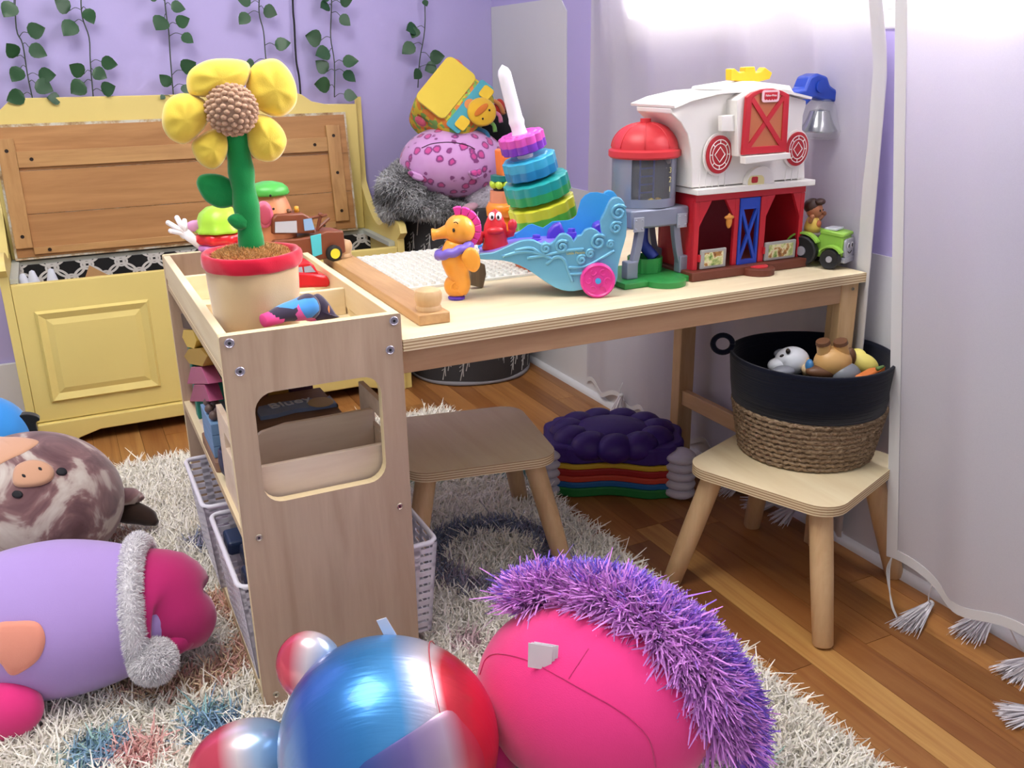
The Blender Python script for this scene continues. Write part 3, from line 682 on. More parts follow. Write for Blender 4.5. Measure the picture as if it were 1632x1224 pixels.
# brown toy tow truck resting on the tray rim: local frame, nose towards lower left of the picture
tcz = .585
ta, tb_ = onz(445, 432, .575), onz(545, 405, .575)
tru = emp('toy_tow_truck', (.395, 1.70, .575), 'rusty brown toy tow truck with teal door and yellow hubs', 'toy truck')
ux = (Vector((tb_.x, tb_.y, 0))-Vector((ta.x, ta.y, 0))).normalized(); ux = Vector((.93, .15, 0)).normalized()
TO = Vector((.385, 1.655, .5835)); TM = frame(TO, ux, Vector((-ux.y, ux.x, 0)))  # local: x along length, y to far side, z up
def tpx(px, py, yl=0): # pixel -> local coords on the plane y_local = yl
    p = onp(px, py, TO+TM.to_3x3() @ Vector((0, yl, 0)), TM.to_3x3() @ Vector((0, 1, 0))); return TM.inverted() @ p
def tpoly(L): return [(lambda v: (v.x, v.z))(tpx(*p)) for p in L]
W_ = .052
m = MB().prism(tpoly([(432, 400), (438, 383), (480, 380), (505, 375), (520, 368), (548, 368), (552, 402), (540, 408), (490, 420), (440, 420)]), 0, W_, 'Y', TM); m.obj('body', pl_brn, tru, bevel=.003, smooth='auto')
m = MB().prism(tpoly([(436, 374), (436, 349), (442, 342), (484, 340), (495, 346), (505, 372)]), .003, W_-.003, 'Y', TM); cab = m.obj('cab', pl_brn, tru, bevel=.003, smooth='auto')
MB().prism(tpoly([(439, 371), (439, 354), (473, 352), (474, 371)]), .0005, .0028, 'Y', TM).obj('windscreen', M('grey_window', '#b9bcc4', .2), cab)
MB().prism(tpoly([(486, 368), (484, 350), (497, 348), (502, 366)]), .0005, .0028, 'Y', TM).obj('side_window', M('window_blue', '#8fb4dd', .2), cab)
MB().prism(tpoly([(494, 376), (511, 372), (513, 405), (498, 410)]), -.002, -.0002, 'Y', TM).obj('door', M('teal_plastic', '#4fc3cf', .35), tru, bevel=.001)
for a, b, rr, hub in ((490, 418, .0145, '#6a625c'), (531, 403, .0150, '#e9e13a')):
    c = tpx(a, b, 0); R = TM @ frame((c.x, -.004, c.z), (1, 0, 0), (0, 0, 1))
    wh = MB().lathe([(.0001, -.007), (rr, -.007), (rr, .003), (rr*.72, .005), (.0001, .005)], 26, R).obj('wheel', M('tyre_black', '#18181a', .6), tru, smooth='auto')
    MB().lathe([(.0001, .004), (rr*.62, .004), (rr*.62, .006), (rr*.3, .0055), (.0001, .006)], 22, R).obj('hub', M('hub_'+hub, hub, .3), wh, smooth='auto')
m = MB()
for a, b in (((500, 350), (528, 345)), ((513, 370), (518, 346)), ((505, 372), (503, 352)), ((515, 366), (532, 350))): m.tube([TM @ (tpx(*a)+Vector((0, .02, 0))), TM @ (tpx(*b)+Vector((0, .02, 0)))], .0032, 6)
m.ell(TM @ (tpx(518, 345)+Vector((0, .02, 0))), .005, n=8, k=6); m.obj('tow_boom', pl_brn, tru, smooth='auto')
c = TM @ (tpx(480, 340)+Vector((0, .02, 0))); MB().lathe([(.0045, 0), (.004, .010), (.0001, .011)], 10, Matrix.Translation(c)).obj('beacon', M('amber', '#e2a234', .3), tru, smooth=True)
c = TM @ (tpx(467, 342)+Vector((0, .02, 0))); MB().lathe([(.0045, 0), (.004, .007), (.0001, .008)], 10, Matrix.Translation(c)).obj('beacon', M('beacon_brown', '#6f4a2c', .3), tru, smooth=True)
# red toy car lying in the tray
rc = emp('toy_car', (.33, 1.50, TZb), 'glossy red toy car in the tray behind the divider', 'toy car'); RY = 1.47
rp = lambda L: trY(L, RY)
m = MB().prism(rp([(455, 460), (455, 437), (478, 434), (500, 436), (522, 440), (527, 450), (525, 458)]), RY, RY+.05, 'Y'); m.obj('body', pl_red, rc, bevel=.004, smooth='auto')
m = MB().prism(rp([(462, 438), (468, 422), (495, 418), (502, 424), (510, 438)]), RY+.004, RY+.046, 'Y'); cb_ = m.obj('cabin', pl_red, rc, bevel=.003, smooth='auto')
for L in ([(472, 436), (474, 427), (482, 426), (484, 435)], [(486, 435), (485, 426), (496, 424), (504, 434)]): MB().prism(rp(L), RY+.0028, RY+.0038, 'Y').obj('window', M('car_glass', '#aab4c4', .2), cb_)
for a in (472, 512):
    c = ony(a, 460, RY); MB().lathe([(.0001, -.003), (.0085, -.003), (.0085, .003), (.0001, .003)], 16, frame((c.x, RY-.001, TZb+.0088), (1, 0, 0), (0, 0, 1))).obj('wheel', M('tyre_black', '#18181a', .6), rc)
# printed purple pouch in the front compartment
k = N('printed_purple_cloth'); co = k.coord(); vo = k.n('ShaderNodeTexVoronoi'); k.l(co, vo.inputs['Vector']); vo.inputs['Scale'].default_value = 48
cr = k.ramp(vo.outputs['Color'], [(0, '#2f2340'), (.40, '#33264a'), (.47, '#e08a3a'), (.53, '#2f2340'), (.60, '#3f8fd8'), (.66, '#2f2340'), (.72, '#d84f9a')], 'CONSTANT')
k.col(cr); k.set(Roughness=.85, Sheen_Weight=.3); m_pouch = k.m
po = emp('cloth_pouch', (.28, 1.25, TZb), 'dark purple printed cloth pouch with pink cuff in the front tray', 'pouch')
PY = 1.187
a_, b_ = ony(424, 510, PY), ony(500, 486, PY+.03)
m = MB(); m.tube(smooth_open([a_, a_.lerp(b_, .35)+Vector((0, 0, .002)), a_.lerp(b_, .7), b_], 4), [.008, .009, .010, .011, .012, .013, .014, .015, .016, .017, .018, .018, .015], 14)
m.obj('roll', m_pouch, po, smooth=True)
leafblob([(490, 512), (478, 500), (490, 480), (505, 468), (520, 478), (535, 500), (540, 506), (515, 510)], PY+.028, .010, 'flap', m_pouch, po)
d = (a_-b_).normalized(); m = MB(); m.tube([a_-d*.022, a_+d*.004, a_+d*.005], [.0104, .0090, .0075], 14); m.obj('cuff', M('hot_pink_cloth', '#e0458e', .8), po, smooth=True)

# ================================================================== middle shelf
MZ = .3035
bn = emp('wooden_bin', (.27, 1.26, MZ), 'open wooden bin with rounded divider seen through the cut-out', 'bin')
m_bin = wood('bin_wood', '#ead6c0', '#d2b8a0', 'X', 1.0, .5)
bx0, bx1, by0, by1 = .160, .384, 1.180, 1.330
MB().box((bx0+.0085, by0, MZ), (bx1-.0085, by0+.008, .388)).obj('front_board', m_bin, bn, bevel=.0008)
MB().prism([(bx0+.0085, MZ), (bx1-.0085, MZ), (bx1-.0085, .412), (bx0+.085, .412), (bx0+.050, .406), (bx0+.024, .390), (bx0+.0085, .366)], 1.262, 1.270, 'Y').obj('divider', m_bin, bn, bevel=.0008)
MB().box((bx0+.0085, by1-.008, MZ), (bx1-.0085, by1, .355)).obj('rear_board', m_bin, bn, bevel=.0008)
MB().box((bx0+.0085, by0+.0085, MZ), (bx1-.0085, by1-.0085, MZ+.006)).obj('bin_floor', m_bin, bn)
for x0 in (bx0, bx1-.008):
    o_ = [(by0, MZ), (by1, MZ), (by1, .435), (by0, .435)]; i_ = [(by0+.03, .385), (by1-.05, .385), (by1-.05, .410), (by0+.03, .410)]
    MB().ring(o_, i_, x0, x0+.008, 'X').obj('side_board', m_bin, bn)
# tray box with a blue name puzzle on top
bt = tag(MB().box((.200, 1.385, MZ), (.378, 1.592, .3445)).obj('wooden_toy_box', wood('box_brown', '#8a6a4e', '#6a4c36', 'X', 1, .5), bevel=.002, loc=(.28, 1.48, MZ)), 'brown wooden box under the blue puzzle on the shelf', 'box')
pz = emp('name_puzzle', (.28, 1.47, .345), 'blue shaped wooden puzzle board with raised white lettering', 'puzzle')
P2 = [(lambda q: (q.x, q.y))(onz(a, b, .352)) for a, b in [(410, 655), (412, 648), (450, 640), (490, 635), (520, 634), (535, 628), (560, 623), (582, 628), (588, 634), (575, 639), (540, 642), (500, 648), (470, 652), (440, 660), (415, 664)]]
P2 = [(min(max(x, .202), .376), min(max(y, 1.387), 1.59)) for x, y in P2]
MB().prism(P2, .345, .352, 'Z').obj('board', M('puzzle_blue', '#7f93b8', .45), pz)
q = onz(462, 642, .3523); text('lettering', 'Bluey', .034, M('letter_white', '#d4dae6', .5), frame((q.x, q.y, .3524), (1, .12, 0), (0, 1, 0)), pz, .001)
q = onz(548, 634, .4085); m = MB(); q = onz(552, 634, .3525); m.ell((min(q.x, .352), min(q.y, 1.56), .3526), (.022, .026, .002)); m.obj('tan_shape', M('puzzle_tan', '#b9a27c', .5), pz, smooth=True)
# upright coloured board blocks behind
for i, (x0, x1, c, nm) in enumerate(((.165, .225, '#1f7d6c', 'green'), (.227, .290, '#8a3424', 'rust red'), (.292, .330, '#b58a3c', 'mustard'), (.332, .376, '#4a1f3c', 'dark plum'))):
    o = MB().box((x0, 1.640, MZ), (x1, 1.668, .440+.012*(i % 2))).obj('toy_block', M('block_'+nm.replace(' ', '_'), c, .5), bevel=.002, loc=((x0+x1)/2, 1.654, MZ)); tag(o, nm+' upright block at the back of the middle shelf', 'block', 'upright blocks on the middle shelf')
# geometric stack near the left edge, flat faces towards the open side
def face_poly(px, X): return [(lambda q: (q.y, q.z))(onx(a, b, X)) for a, b in px]
GX = .164
sp_ = [('toy_block', 'dark brown block on top of the geometric stack', '#3a2026', [(288, 500), (292, 523), (308, 526), (306, 502)]),
       ('toy_block', 'pale yellow hexagon block in the geometric stack', '#dcb84c', [(292, 526), (290, 537), (298, 553), (309, 556), (313, 543), (307, 526)]),
       ('toy_block', 'golden hexagon block under the pale yellow hexagon', '#b08a2a', [(300, 556), (293, 568), (302, 580), (322, 584), (330, 568), (319, 555)]),
       ('toy_block', 'upper pink trapezoid block of the geometric stack', '#b45a80', [(304, 585), (298, 612), (332, 612), (320, 585)]),
       ('toy_block', 'lower pink trapezoid block of the geometric stack', '#a84e74', [(309, 613), (302, 640), (334, 640), (325, 613)])]
gz = []
for nm, lb, c, px in sp_:
    f = face_poly(px, GX); ys = [p[0] for p in f]; zs = [p[1] for p in f]
    gz.append((nm, lb, c, f, min(zs), max(zs)))
zlow = min(q[4] for q in gz)
base = tag(MB().box((GX, 1.535, MZ), (GX+.045, 1.665, zlow-.0005)).obj('wooden_plinth', m_bin, bevel=.003, loc=(GX, 1.6, MZ)), 'pale wooden base under the geometric block stack', 'base')
for nm, lb, c, f, z0, z1 in gz[::-1]:
    o = MB().prism(f, GX, GX+.022, 'X').obj(nm, M('blk'+c, c, .5), bevel=.0008, loc=(GX, 1.6, z0)); tag(o, lb, 'block', 'geometric stacking blocks')
# small blue crate with brown balls, on a brown board
bd = tag(MB().prism(rrect(.155, 1.385, .197, 1.530, .006), MZ, MZ+.016, 'Z').obj('wooden_board', M('brown_board', '#8a6750', .55), loc=(.17, 1.45, MZ)), 'flat brown board under the blue crate', 'board')
cr_ = emp('toy_crate', (.17, 1.457, MZ+.0165), 'small slate blue slatted toy crate holding brown balls', 'crate'); mcr = M('crate_blue', '#6f92b8', .55)
for i in range(3): MB().box((.1575, 1.405, MZ+.017+i*.019), (.1955, 1.510, MZ+.0355+i*.019)).obj('slat', mcr, cr_, bevel=.0008)
for i, (dx, dy) in enumerate(((-.006, -.035), (.004, -.018), (-.007, 0), (.005, .018), (-.004, .034))):
    tag(MB().ell((.172+dx, 1.457+dy, MZ+.0815), .0078, n=12, k=8).obj('toy_ball', M('ball_brown', '#5f4a44', .5), smooth=True, loc=(.172+dx, 1.457+dy, MZ+.0815)), ('brown ball nearest the front of the blue crate', 'second brown ball from the front of the blue crate', 'middle brown ball of the blue crate', 'second brown ball from the back of the blue crate', 'brown ball farthest back in the blue crate')[i], 'ball', 'brown balls in the blue crate')
tag(MB().lathe([(.0001, 0), (.014, 0), (.021, .012), (.0235, .03), (.022, .046), (.019, .05), (.016, .046), (.0001, .02)], 32, Matrix.Translation((.1795, 1.3565, MZ+.0005))).obj('navy_bowl', M('navy_enamel', '#23284a', .3), smooth=True, loc=(.1795, 1.3565, MZ)), 'navy blue round bowl beside the wooden bin', 'bowl')
# navy tin beside the bin
# ================================================================== white slotted baskets on the bottom shelf
m_bsk = M('white_basket_plastic', '#e6e2ee', .4)
def slot_basket(x0, y0, x1, y1, z0, z1, label, fill=None):
    o = emp('plastic_basket', ((x0+x1)/2, (y0+y1)/2, z0), label, 'basket', 'white slotted plastic baskets'); m = MB(); t = .002; ins = .012
    def P_(u, v, side):  # wall points, tapered towards the base
        k_ = ins*(1-v); X0, X1, Y0, Y1 = x0+k_, x1-k_, y0+k_, y1-k_; z = z0+(z1-z0)*v
        return {'l': Vector((X0, Y0+(Y1-Y0)*u, z)), 'r': Vector((X1, Y0+(Y1-Y0)*u, z)), 'f': Vector((X0+(X1-X0)*u, Y0, z)), 'b': Vector((X0+(X1-X0)*u, Y1, z))}[side]
    for s, nrm, L in (('l', Vector((1, 0, 0)), y1-y0), ('r', Vector((-1, 0, 0)), y1-y0), ('f', Vector((0, 1, 0)), x1-x0), ('b', Vector((0, -1, 0)), x1-x0)):
        nc = max(3, int(L/.030)); nr = 12
        def strip(u0, v0, u1, v1):
            q = [P_(u0, v0, s), P_(u1, v0, s), P_(u1, v1, s), P_(u0, v1, s)]; q += [p+nrm*t for p in q]
            m.add(q, [(0, 1, 2, 3), (7, 6, 5, 4), (0, 4, 5, 1), (1, 5, 6, 2), (2, 6, 7, 3), (3, 7, 4, 0)])
        for i in range(nc+1):
            c = i/nc; w = .21/nc; strip(max(0, c-w), 0, min(1, c+w), 1)
        for j in range(nr+1):
            c = j/nr; w = .31/nr; strip(0, max(0, c-w), 1, min(1, c+w))
    m.box((x0+ins, y0+ins, z0), (x1-ins, y1-ins, z0+.003)); m.obj('body', m_bsk, o)
    p = rrect(x0, y0, x1, y1, .016, 4); pts = [Vector((a, b, z1)) for a, b in p]; m = MB(); m.tube(pts+[pts[0], pts[1]], .0042, 8); m.obj('rim', m_bsk, o, smooth=True); return o
slot_basket(.137, 1.475, .430, 1.700, .0435, .206, 'white slotted plastic basket at the far end of the bottom shelf')
slot_basket(.143, 1.190, .442, 1.445, .0435, .206, 'white slotted plastic basket behind the front panel sticking out by the stool')
for i, (x, y, c) in enumerate(((.19, 1.26, '#22304f'), (.20, 1.33, '#1d2a44'), (.185, 1.39, '#2d3f63'))):
    m = MB(); m.box((x-.03, y-.025, .165), (x+.04, y+.028, .19), Matrix.Translation((0, 0, 0))); tag(m.obj('dark_blue_toy', M('navy_plastic'+c, c, .35), bevel=.006, seg=3, loc=(x, y, .2)), ('dark blue toy piece nearest the front in the near basket', 'dark blue toy piece in the middle of the near basket', 'dark blue toy piece farthest back in the near basket')[i], 'toy', 'dark blue pieces in the basket')
# ================================================================== clamp bar with knobs
tz = TZ+.0004
def pbox(name, X0, Y0, X1, Y1, z0, z1, mat, parent=None, bevel=.0015): return MB().box((X0, Y0, z0), (X1, Y1, z1)).obj(name, mat, parent, bevel=bevel, smooth='auto')
cb_ = emp('wooden_clamp_bar', (.44, 1.45, tz), 'flat wooden bar with two round knobs along the left table end', 'bar')
bx = .487
pbox('bar', bx-.048, 1.212, bx, 1.735, tz, tz+.016, wood('bar_wood', '#cfa878', '#a97c4e', 'Y', 1.3, .45), cb_)
for y in (1.238, 1.690):
    MB().lathe([(.0001, 0), (.019, 0), (.019, .004), (.0175, .007), (.0185, .010), (.0205, .016), (.0205, .024), (.018, .029), (.010, .032), (.0001, .0325)], 24, Matrix.Translation((bx-.023, y, tz+.0165))).obj('knob', m_bwood, cb_, smooth='auto')
# ================================================================== white building plate
m_wp = M('white_plate', '#e9e8e2', .4)
bp = emp('building_plate', (.64, 1.57, tz), 'white studded building plate lying on the table', 'building plate')
x0, y0, x1, y1 = bx+.006, 1.430, bx+.006+.355, 1.730
MB().prism(rrect(x0, y0, x1, y1, .012)[:18]+[(x1, y0+.05)] if False else rrect(x0, y0, x1, y1, .01), tz, tz+.004, 'Z').obj('plate', m_wp, bp)
m = MB(); pitch = .0159
for i in range(int((x1-x0)/pitch)):
    for j in range(int((y1-y0)/pitch)):
        m.lathe([(.0047, 0), (.0047, .0046), (.0040, .0046), (.0040, .003), (.0001, .003)], 10, Matrix.Translation((x0+pitch*(i+.6), y0+pitch*(j+.6), tz+.004)))
o = m.obj('studs', m_wp, bp, smooth='auto'); o['kind'] = 'stuff'
# ================================================================== ship with sea horse
pl_orange = M('orange_plastic', '#f0a23a', .3); pl_mag = M('magenta_plastic', '#e0389a', .3); pl_vio = M('violet_plastic', '#5a3fc4', .35); pl_lav = M('lavender_plastic', '#7f6ad2', .35)
pl_aqua = N('pearl_aqua'); pl_aqua.col('#6fb4d6'); pl_aqua.set(Roughness=.28, Metallic=.25, Coat_Weight=.3); pl_aqua = pl_aqua.m
pl_sky = M('sky_blue_plastic', '#3f9fe0', .3)
SA = Vector((.757, 1.245, 0)); SB = Vector((.556, 1.335, 0)); su = (SA-SB).normalized(); sn = Vector((-su.y, su.x, 0))  # sn points away from the camera
SM = Matrix(((su.x, sn.x, 0, SB.x), (su.y, sn.y, 0, SB.y), (0, 0, 1, 0), (0, 0, 0, 1)))
def spx(px, py, d=0): return SM.inverted() @ onp(px, py, SB+sn*d, sn)
def spoly(L, d=0): return [(q.x, q.z) for q in (spx(a, b, d) for a, b in L)]
sp = emp('toy_ship', (.70, 1.30, tz), 'aqua pearl toy ship with cloud stern, pink wheels and orange sea horse', 'toy ship')
near_px = [(764, 412), (764, 404), (785, 402), (806, 393), (830, 383), (850, 382), (862, 388), (868, 384), (876, 388), (884, 382), (892, 373), (902, 372), (911, 378), (914, 384), (920, 375), (926, 374), (932, 366), (943, 363), (953, 368), (958, 372), (956, 352), (962, 340), (968, 326), (975, 316), (985, 314), (994, 322), (998, 345), (997, 375), (990, 400), (984, 425), (980, 452), (950, 455), (925, 461), (905, 463), (884, 457), (862, 443), (840, 428), (815, 417), (790, 413)]
hz0 = tz+.002
np_ = [(a, max(b, hz0)) for a, b in spoly(near_px)]
sml = smooth_closed([(a, b, 0) for a, b in np_], 2)
MB().prism([(a, max(b, hz0)) for a, b, _ in sml], -.006, .006, 'Y', SM).obj('hull_side', pl_aqua, sp, bevel=.0045, seg=3, smooth='auto')
MB().prism([(a, max(b, hz0)) for a, b, _ in sml], .074, .086, 'Y', SM).obj('hull_side', pl_sky, sp, bevel=.0045, seg=3, smooth='auto')
low = [(764, 409), (790, 410), (830, 404), (870, 402), (930, 400), (975, 400), (984, 425), (980, 452), (950, 455), (925, 461), (905, 463), (884, 457), (862, 443), (840, 428), (815, 417), (790, 413)]
MB().prism([(a, max(b, hz0)) for a, b in spoly(low)], .006, .074, 'Y', SM).obj('hull', pl_aqua, sp, smooth='auto')
MB().prism(spoly([(764, 408), (800, 398), (830, 392), (880, 388), (975, 386), (975, 398), (830, 402), (790, 408)]), .0061, .0739, 'Y', SM).obj('deck', pl_lav, sp)
# embossed swirls
def spiral(cx, cz, r, turns=1.6, d=-.007, w=.0022, flip=1):
    return [SM @ Vector((cx+flip*r*(1-t*.85)*math.cos(2*PI*turns*t+.6), d, cz+r*(1-t*.85)*math.sin(2*PI*turns*t+.6))) for t in np.linspace(0, 1, 22)]
m = MB()
for a, b, rp_ in ((985, 338, 13), (981, 362, 10), (953, 385, 13), (895, 392, 11), (869, 395, 8), (926, 413, 8), (940, 403, 7), (972, 388, 6)):
    c = spx(a, b); e = spx(a+rp_, b); m.tube(spiral(c.x, c.z, abs(e.x-c.x)), .0027, 7)
for L in ([(800, 408), (830, 400), (855, 402), (880, 412)], [(840, 410), (870, 405), (905, 398), (930, 396)], [(905, 425), (930, 424), (955, 412), (978, 398)], [(870, 420), (885, 408), (898, 412), (905, 430), (912, 448)], [(905, 436), (930, 434), (948, 424)], [(820, 398), (845, 394), (860, 402), (868, 404)]):
    m.tube(smooth_open([SM @ (spx(a, b)+Vector((0, -.006, 0))) for a, b in L], 5), .0028, 7)
m.obj('swirl_relief', pl_aqua, sp, smooth=True)
text('ship_lettering', 'Little People', .0058, M('cream_letter', '#d8d48a', .5), frame(SM @ (spx(917, 402)+Vector((0, -.0066, 0))), su+Vector((0, 0, .04)), (0, 0, 1)), sp, .0003)
# wheels
for d, s in ((-.007, -1), (.087, 1)):
    c = spx(951, 446); r = (spx(951, 419).z-spx(951, 473).z)/2; cz = tz+r+.0003
    R = SM @ frame((c.x, d, cz), (1, 0, 0), (0, 0, 1)) if s < 0 else SM @ frame((c.x, d, cz), (-1, 0, 0), (0, 0, 1))
    wh = MB().lathe([(.0001, -.001), (r, -.001), (r, .009), (r*.9, .011), (r*.82, .009), (r*.3, .009), (r*.28, .0095), (.0001, .0095)], 36, R).obj('wheel', pl_mag, sp, smooth='auto')
    MB().lathe([(r*.17, .0095), (r*.16, .0135), (.0001, .014)], 16, R).obj('hub', pl_sky, wh, smooth='auto')
    m = MB()
    for i in range(6):
        a = i*PI/3; m.tube([R @ Vector((r*(.55+.16*math.cos(t))*math.cos(a)-r*.16*math.sin(t)*math.sin(a), r*(.55+.16*math.cos(t))*math.sin(a)+r*.16*math.sin(t)*math.cos(a), .0095)) for t in np.linspace(0, 4.5, 9)], .0013, 5)
    m.obj('wheel_relief', pl_mag, wh, smooth=True)
# deck fittings
for a, b in ((855, 378), (911, 368)):
    c = spx(a, b+8, .04); m = MB(); m.lathe([(.009, 0), (.008, .008), (.0065, .009), (.0062, .014), (.0001, .014)], 8, SM @ Matrix.Translation((c.x, .04, spx(a, b+10, .04).z))); m.obj('peg', pl_vio, sp, smooth='auto')
MB().prism(spoly([(871, 384), (872, 368), (882, 357), (893, 353), (899, 368), (900, 384)], .055), .045, .062, 'Y', SM).obj('seat_back', pl_vio, sp, bevel=.004, smooth='auto')
MB().prism(spoly([(942, 372), (944, 356), (955, 350), (962, 372)], .055), .03, .06, 'Y', SM).obj('seat_back', pl_vio, sp, bevel=.003, smooth='auto')
fl2 = spoly([(822, 380), (835, 362), (848, 356), (865, 362), (880, 352), (905, 350), (918, 342), (925, 318), (940, 306), (962, 308), (975, 322), (975, 385), (900, 385)], .078)
MB().prism([(a, b) for a, b, _ in smooth_closed([(a, b, 0) for a, b in fl2], 2)], .0705, .0735, 'Y', SM).obj('cloud_rail', pl_sky, sp, smooth='auto')
# sea horse (puffed outline)
def puff(poly, d, th, name, mat, parent, MM, rings=((.5, .9), (.8, .66), (.94, .35)), sm_=3):
    sc = smooth_closed([(a, b, 0) for a, b in poly], sm_); n = len(sc); cx = sum(q[0] for q in sc)/n; cz = sum(q[1] for q in sc)/n
    # inset along medial direction: use nearest centroid of local window for elongated outlines
    P_ = [Vector((q[0], 0, q[1])) for q in sc]
    m = MB(); v = [Vector((a.x, d, a.z)) for a in P_]; f = []
    # normals
    N_ = []
    area_ = sum(P_[i].x*P_[(i+1) % n].z-P_[(i+1) % n].x*P_[i].z for i in range(n)); sg = 1 if area_ > 0 else -1
    for i in range(n):
        t = (P_[(i+1) % n]-P_[i-1]).normalized(); N_.append(Vector((-t.z, 0, t.x))*sg)
    for s in (-1, 1):
        prev = list(range(n))
        for ins, h in ((.0012, .45), (.0035, .78), (.007, 1.)):
            b0 = len(v); v += [P_[i]+N_[i]*min(ins, 1)+Vector((0, d+s*th*h, 0)) for i in range(n)]
            f += [(prev[i], prev[(i+1) % n], b0+(i+1) % n, b0+i) for i in range(n)]; prev = list(range(b0, b0+n))
        f.append(tuple(prev))
    return m.add(v, f, MM).obj(name, mat, parent, smooth='auto')
spine = [(a, b, r) for a, b, r in ((727, 385, 19), (724, 400, 24), (725, 415, 26), (729, 430, 23), (733, 442, 19), (736, 455, 17), (732, 464, 16))]
pxm = abs(spx(736, 400).x-spx(726, 400).x)/10
m = MB(); pp = smooth_open([Vector((*[spx(a, b).x, 0, spx(a, b).z],)) for a, b, r in spine], 4); rr0 = [r for a, b, r in spine]; rad = [np.interp(i/4, range(len(rr0)), rr0)*pxm for i in range(len(pp))]
m.tube([SM @ p for p in pp], rad, 18, flat=.8); m.obj('sea_horse', pl_orange, sp, smooth=True)
cH = spx(733, 366); rH = abs(spx(758, 366).x-cH.x); m = MB(); m.ell(SM @ cH, (rH, .021, rH), rot=SM.to_3x3(), n=28, k=18)
sn_ = smooth_open([spx(724, 368), spx(710, 370), spx(698, 373), spx(688, 374)], 4); m.tube([SM @ p for p in sn_], [.017, .0155, .014, .0125, .011, .0098, .009, .0085, .0082, .0082, .0088, .0098, .0092], 16); m.obj('sea_horse_head', pl_orange, sp, smooth=True)
cT = spx(727, 457); cT.z = max(cT.z, tz+.0215); m = MB(); m.ell(SM @ cT, (.0195, .016, .0195), rot=SM.to_3x3()); m.obj('coiled_tail', pl_orange, sp, smooth=True)
m = MB(); m.tube([SM @ Vector((cT.x+.010*(1-t*.8)*math.cos(6*t+1), -.0158, cT.z+.010*(1-t*.8)*math.sin(6*t+1))) for t in np.linspace(0, 1, 16)], .0014, 6); m.obj('tail_relief', pl_orange, sp, smooth=True)
puff(spoly([(736, 404), (744, 391), (755, 390), (764, 402), (765, 418), (757, 428), (746, 424), (740, 415)]), -.027, .005, 'fin', pl_orange, sp, SM)
m = MB(); c = spx(724, 398); m.tube([SM @ Vector((c.x+.0250*math.cos(t), .0215*math.sin(t), c.z+.008*math.cos(t)+.0012*math.sin(9*t))) for t in np.linspace(0, 2*PI, 41)], .0075, 10); m.obj('collar', pl_lav, sp, smooth=True)
for i in range(7):
    t0, t1 = 1.85-i*.40, 1.85-(i+1)*.40+.03; r0, r1 = rH*.96, rH*(1.46-.02*i)
    MB().prism([(cH.x+r0*math.cos(t0), cH.z+r0*math.sin(t0)), (cH.x+r1*math.cos(t0), cH.z+r1*math.sin(t0)), (cH.x+r1*math.cos((t0+t1)/2)*1.0, cH.z+r1*1.02*math.sin((t0+t1)/2)), (cH.x+r1*math.cos(t1), cH.z+r1*math.sin(t1)), (cH.x+r0*math.cos(t1), cH.z+r0*math.sin(t1))], -.0055, .0055, 'Y', SM).obj('crest_segment', pl_mag, sp, bevel=.0012, smooth='auto')
MB().lathe([(.0001, 0), (.013, 0), (.014, .003), (.010, .006), (.0001, .006)], 20, SM @ Matrix.Translation((cT.x, 0, tz+.0003))).obj('tail_base', pl_vio, sp, smooth='auto')
e = spx(723, 367, -.02); MB().ell(SM @ (e+Vector((0, 0, 0))), (.0022, .0022, .0032), n=10, k=8).obj('eye', M('eye_black', '#1c120c', .2), sp, smooth=True)
m = MB(); m.tube(smooth_open([SM @ spx(a, b, -.0205) for a, b in ((723, 355), (727, 354), (730, 357))], 3), .0007, 5); m.obj('brow', M('eye_black', '#1c120c', .2), sp)
# wooden half round piece behind the sea horse
hw = ony(763, 470, 1.37); q = trY([(750, 470), (750, 445), (754, 437), (764, 433), (774, 437), (776, 452), (771, 474)], 1.385); zmin = min(b for a, b in q)
tag(MB().prism([(a, b-zmin+tz) for a, b in q], 1.385, 1.400, 'Y').obj('wooden_piece', wood('weathered_wood', '#8f7a62', '#6a5644', 'Z', 1.5, .7), bevel=.002, loc=(hw.x, 1.39, tz)), 'small round topped weathered wooden piece behind the sea horse', 'wood piece')
# red crab figure on the bow
cr = emp('crab_figure', (0, 0, 0), 'red plastic crab figure on the ship bow', 'toy figure'); CD = .04
pl_crab = M('crab_red', '#cf2b35', .28)
b0 = spx(790, 392, CD); cw = abs(spx(812, 390, CD).x-b0.x); zb = spx(790, 400, CD).z+.002; zt_ = spx(790, 333, CD).z; hh = zt_-zb
CR = SM @ Matrix.Translation((b0.x, CD, zb)); cr.location = CR.to_translation()
MB().lathe([(.0001, 0), (cw*.95, 0), (cw, .004), (cw*.85, hh*.22), (cw*.88, hh*.4), (cw*.8, hh*.6), (cw*.55, hh*.8), (cw*.42, hh*.92), (.0001, hh)], 24, CR @ Matrix.Diagonal((1, .8, 1, 1))).obj('body', pl_crab, cr, smooth=True)
MB().ell(CR @ Vector((0, -cw*.55, hh*.50)), (cw*.62, cw*.35, hh*.10), rot=CR.to_3x3()).obj('mouth', pl_crab, cr, smooth=True)
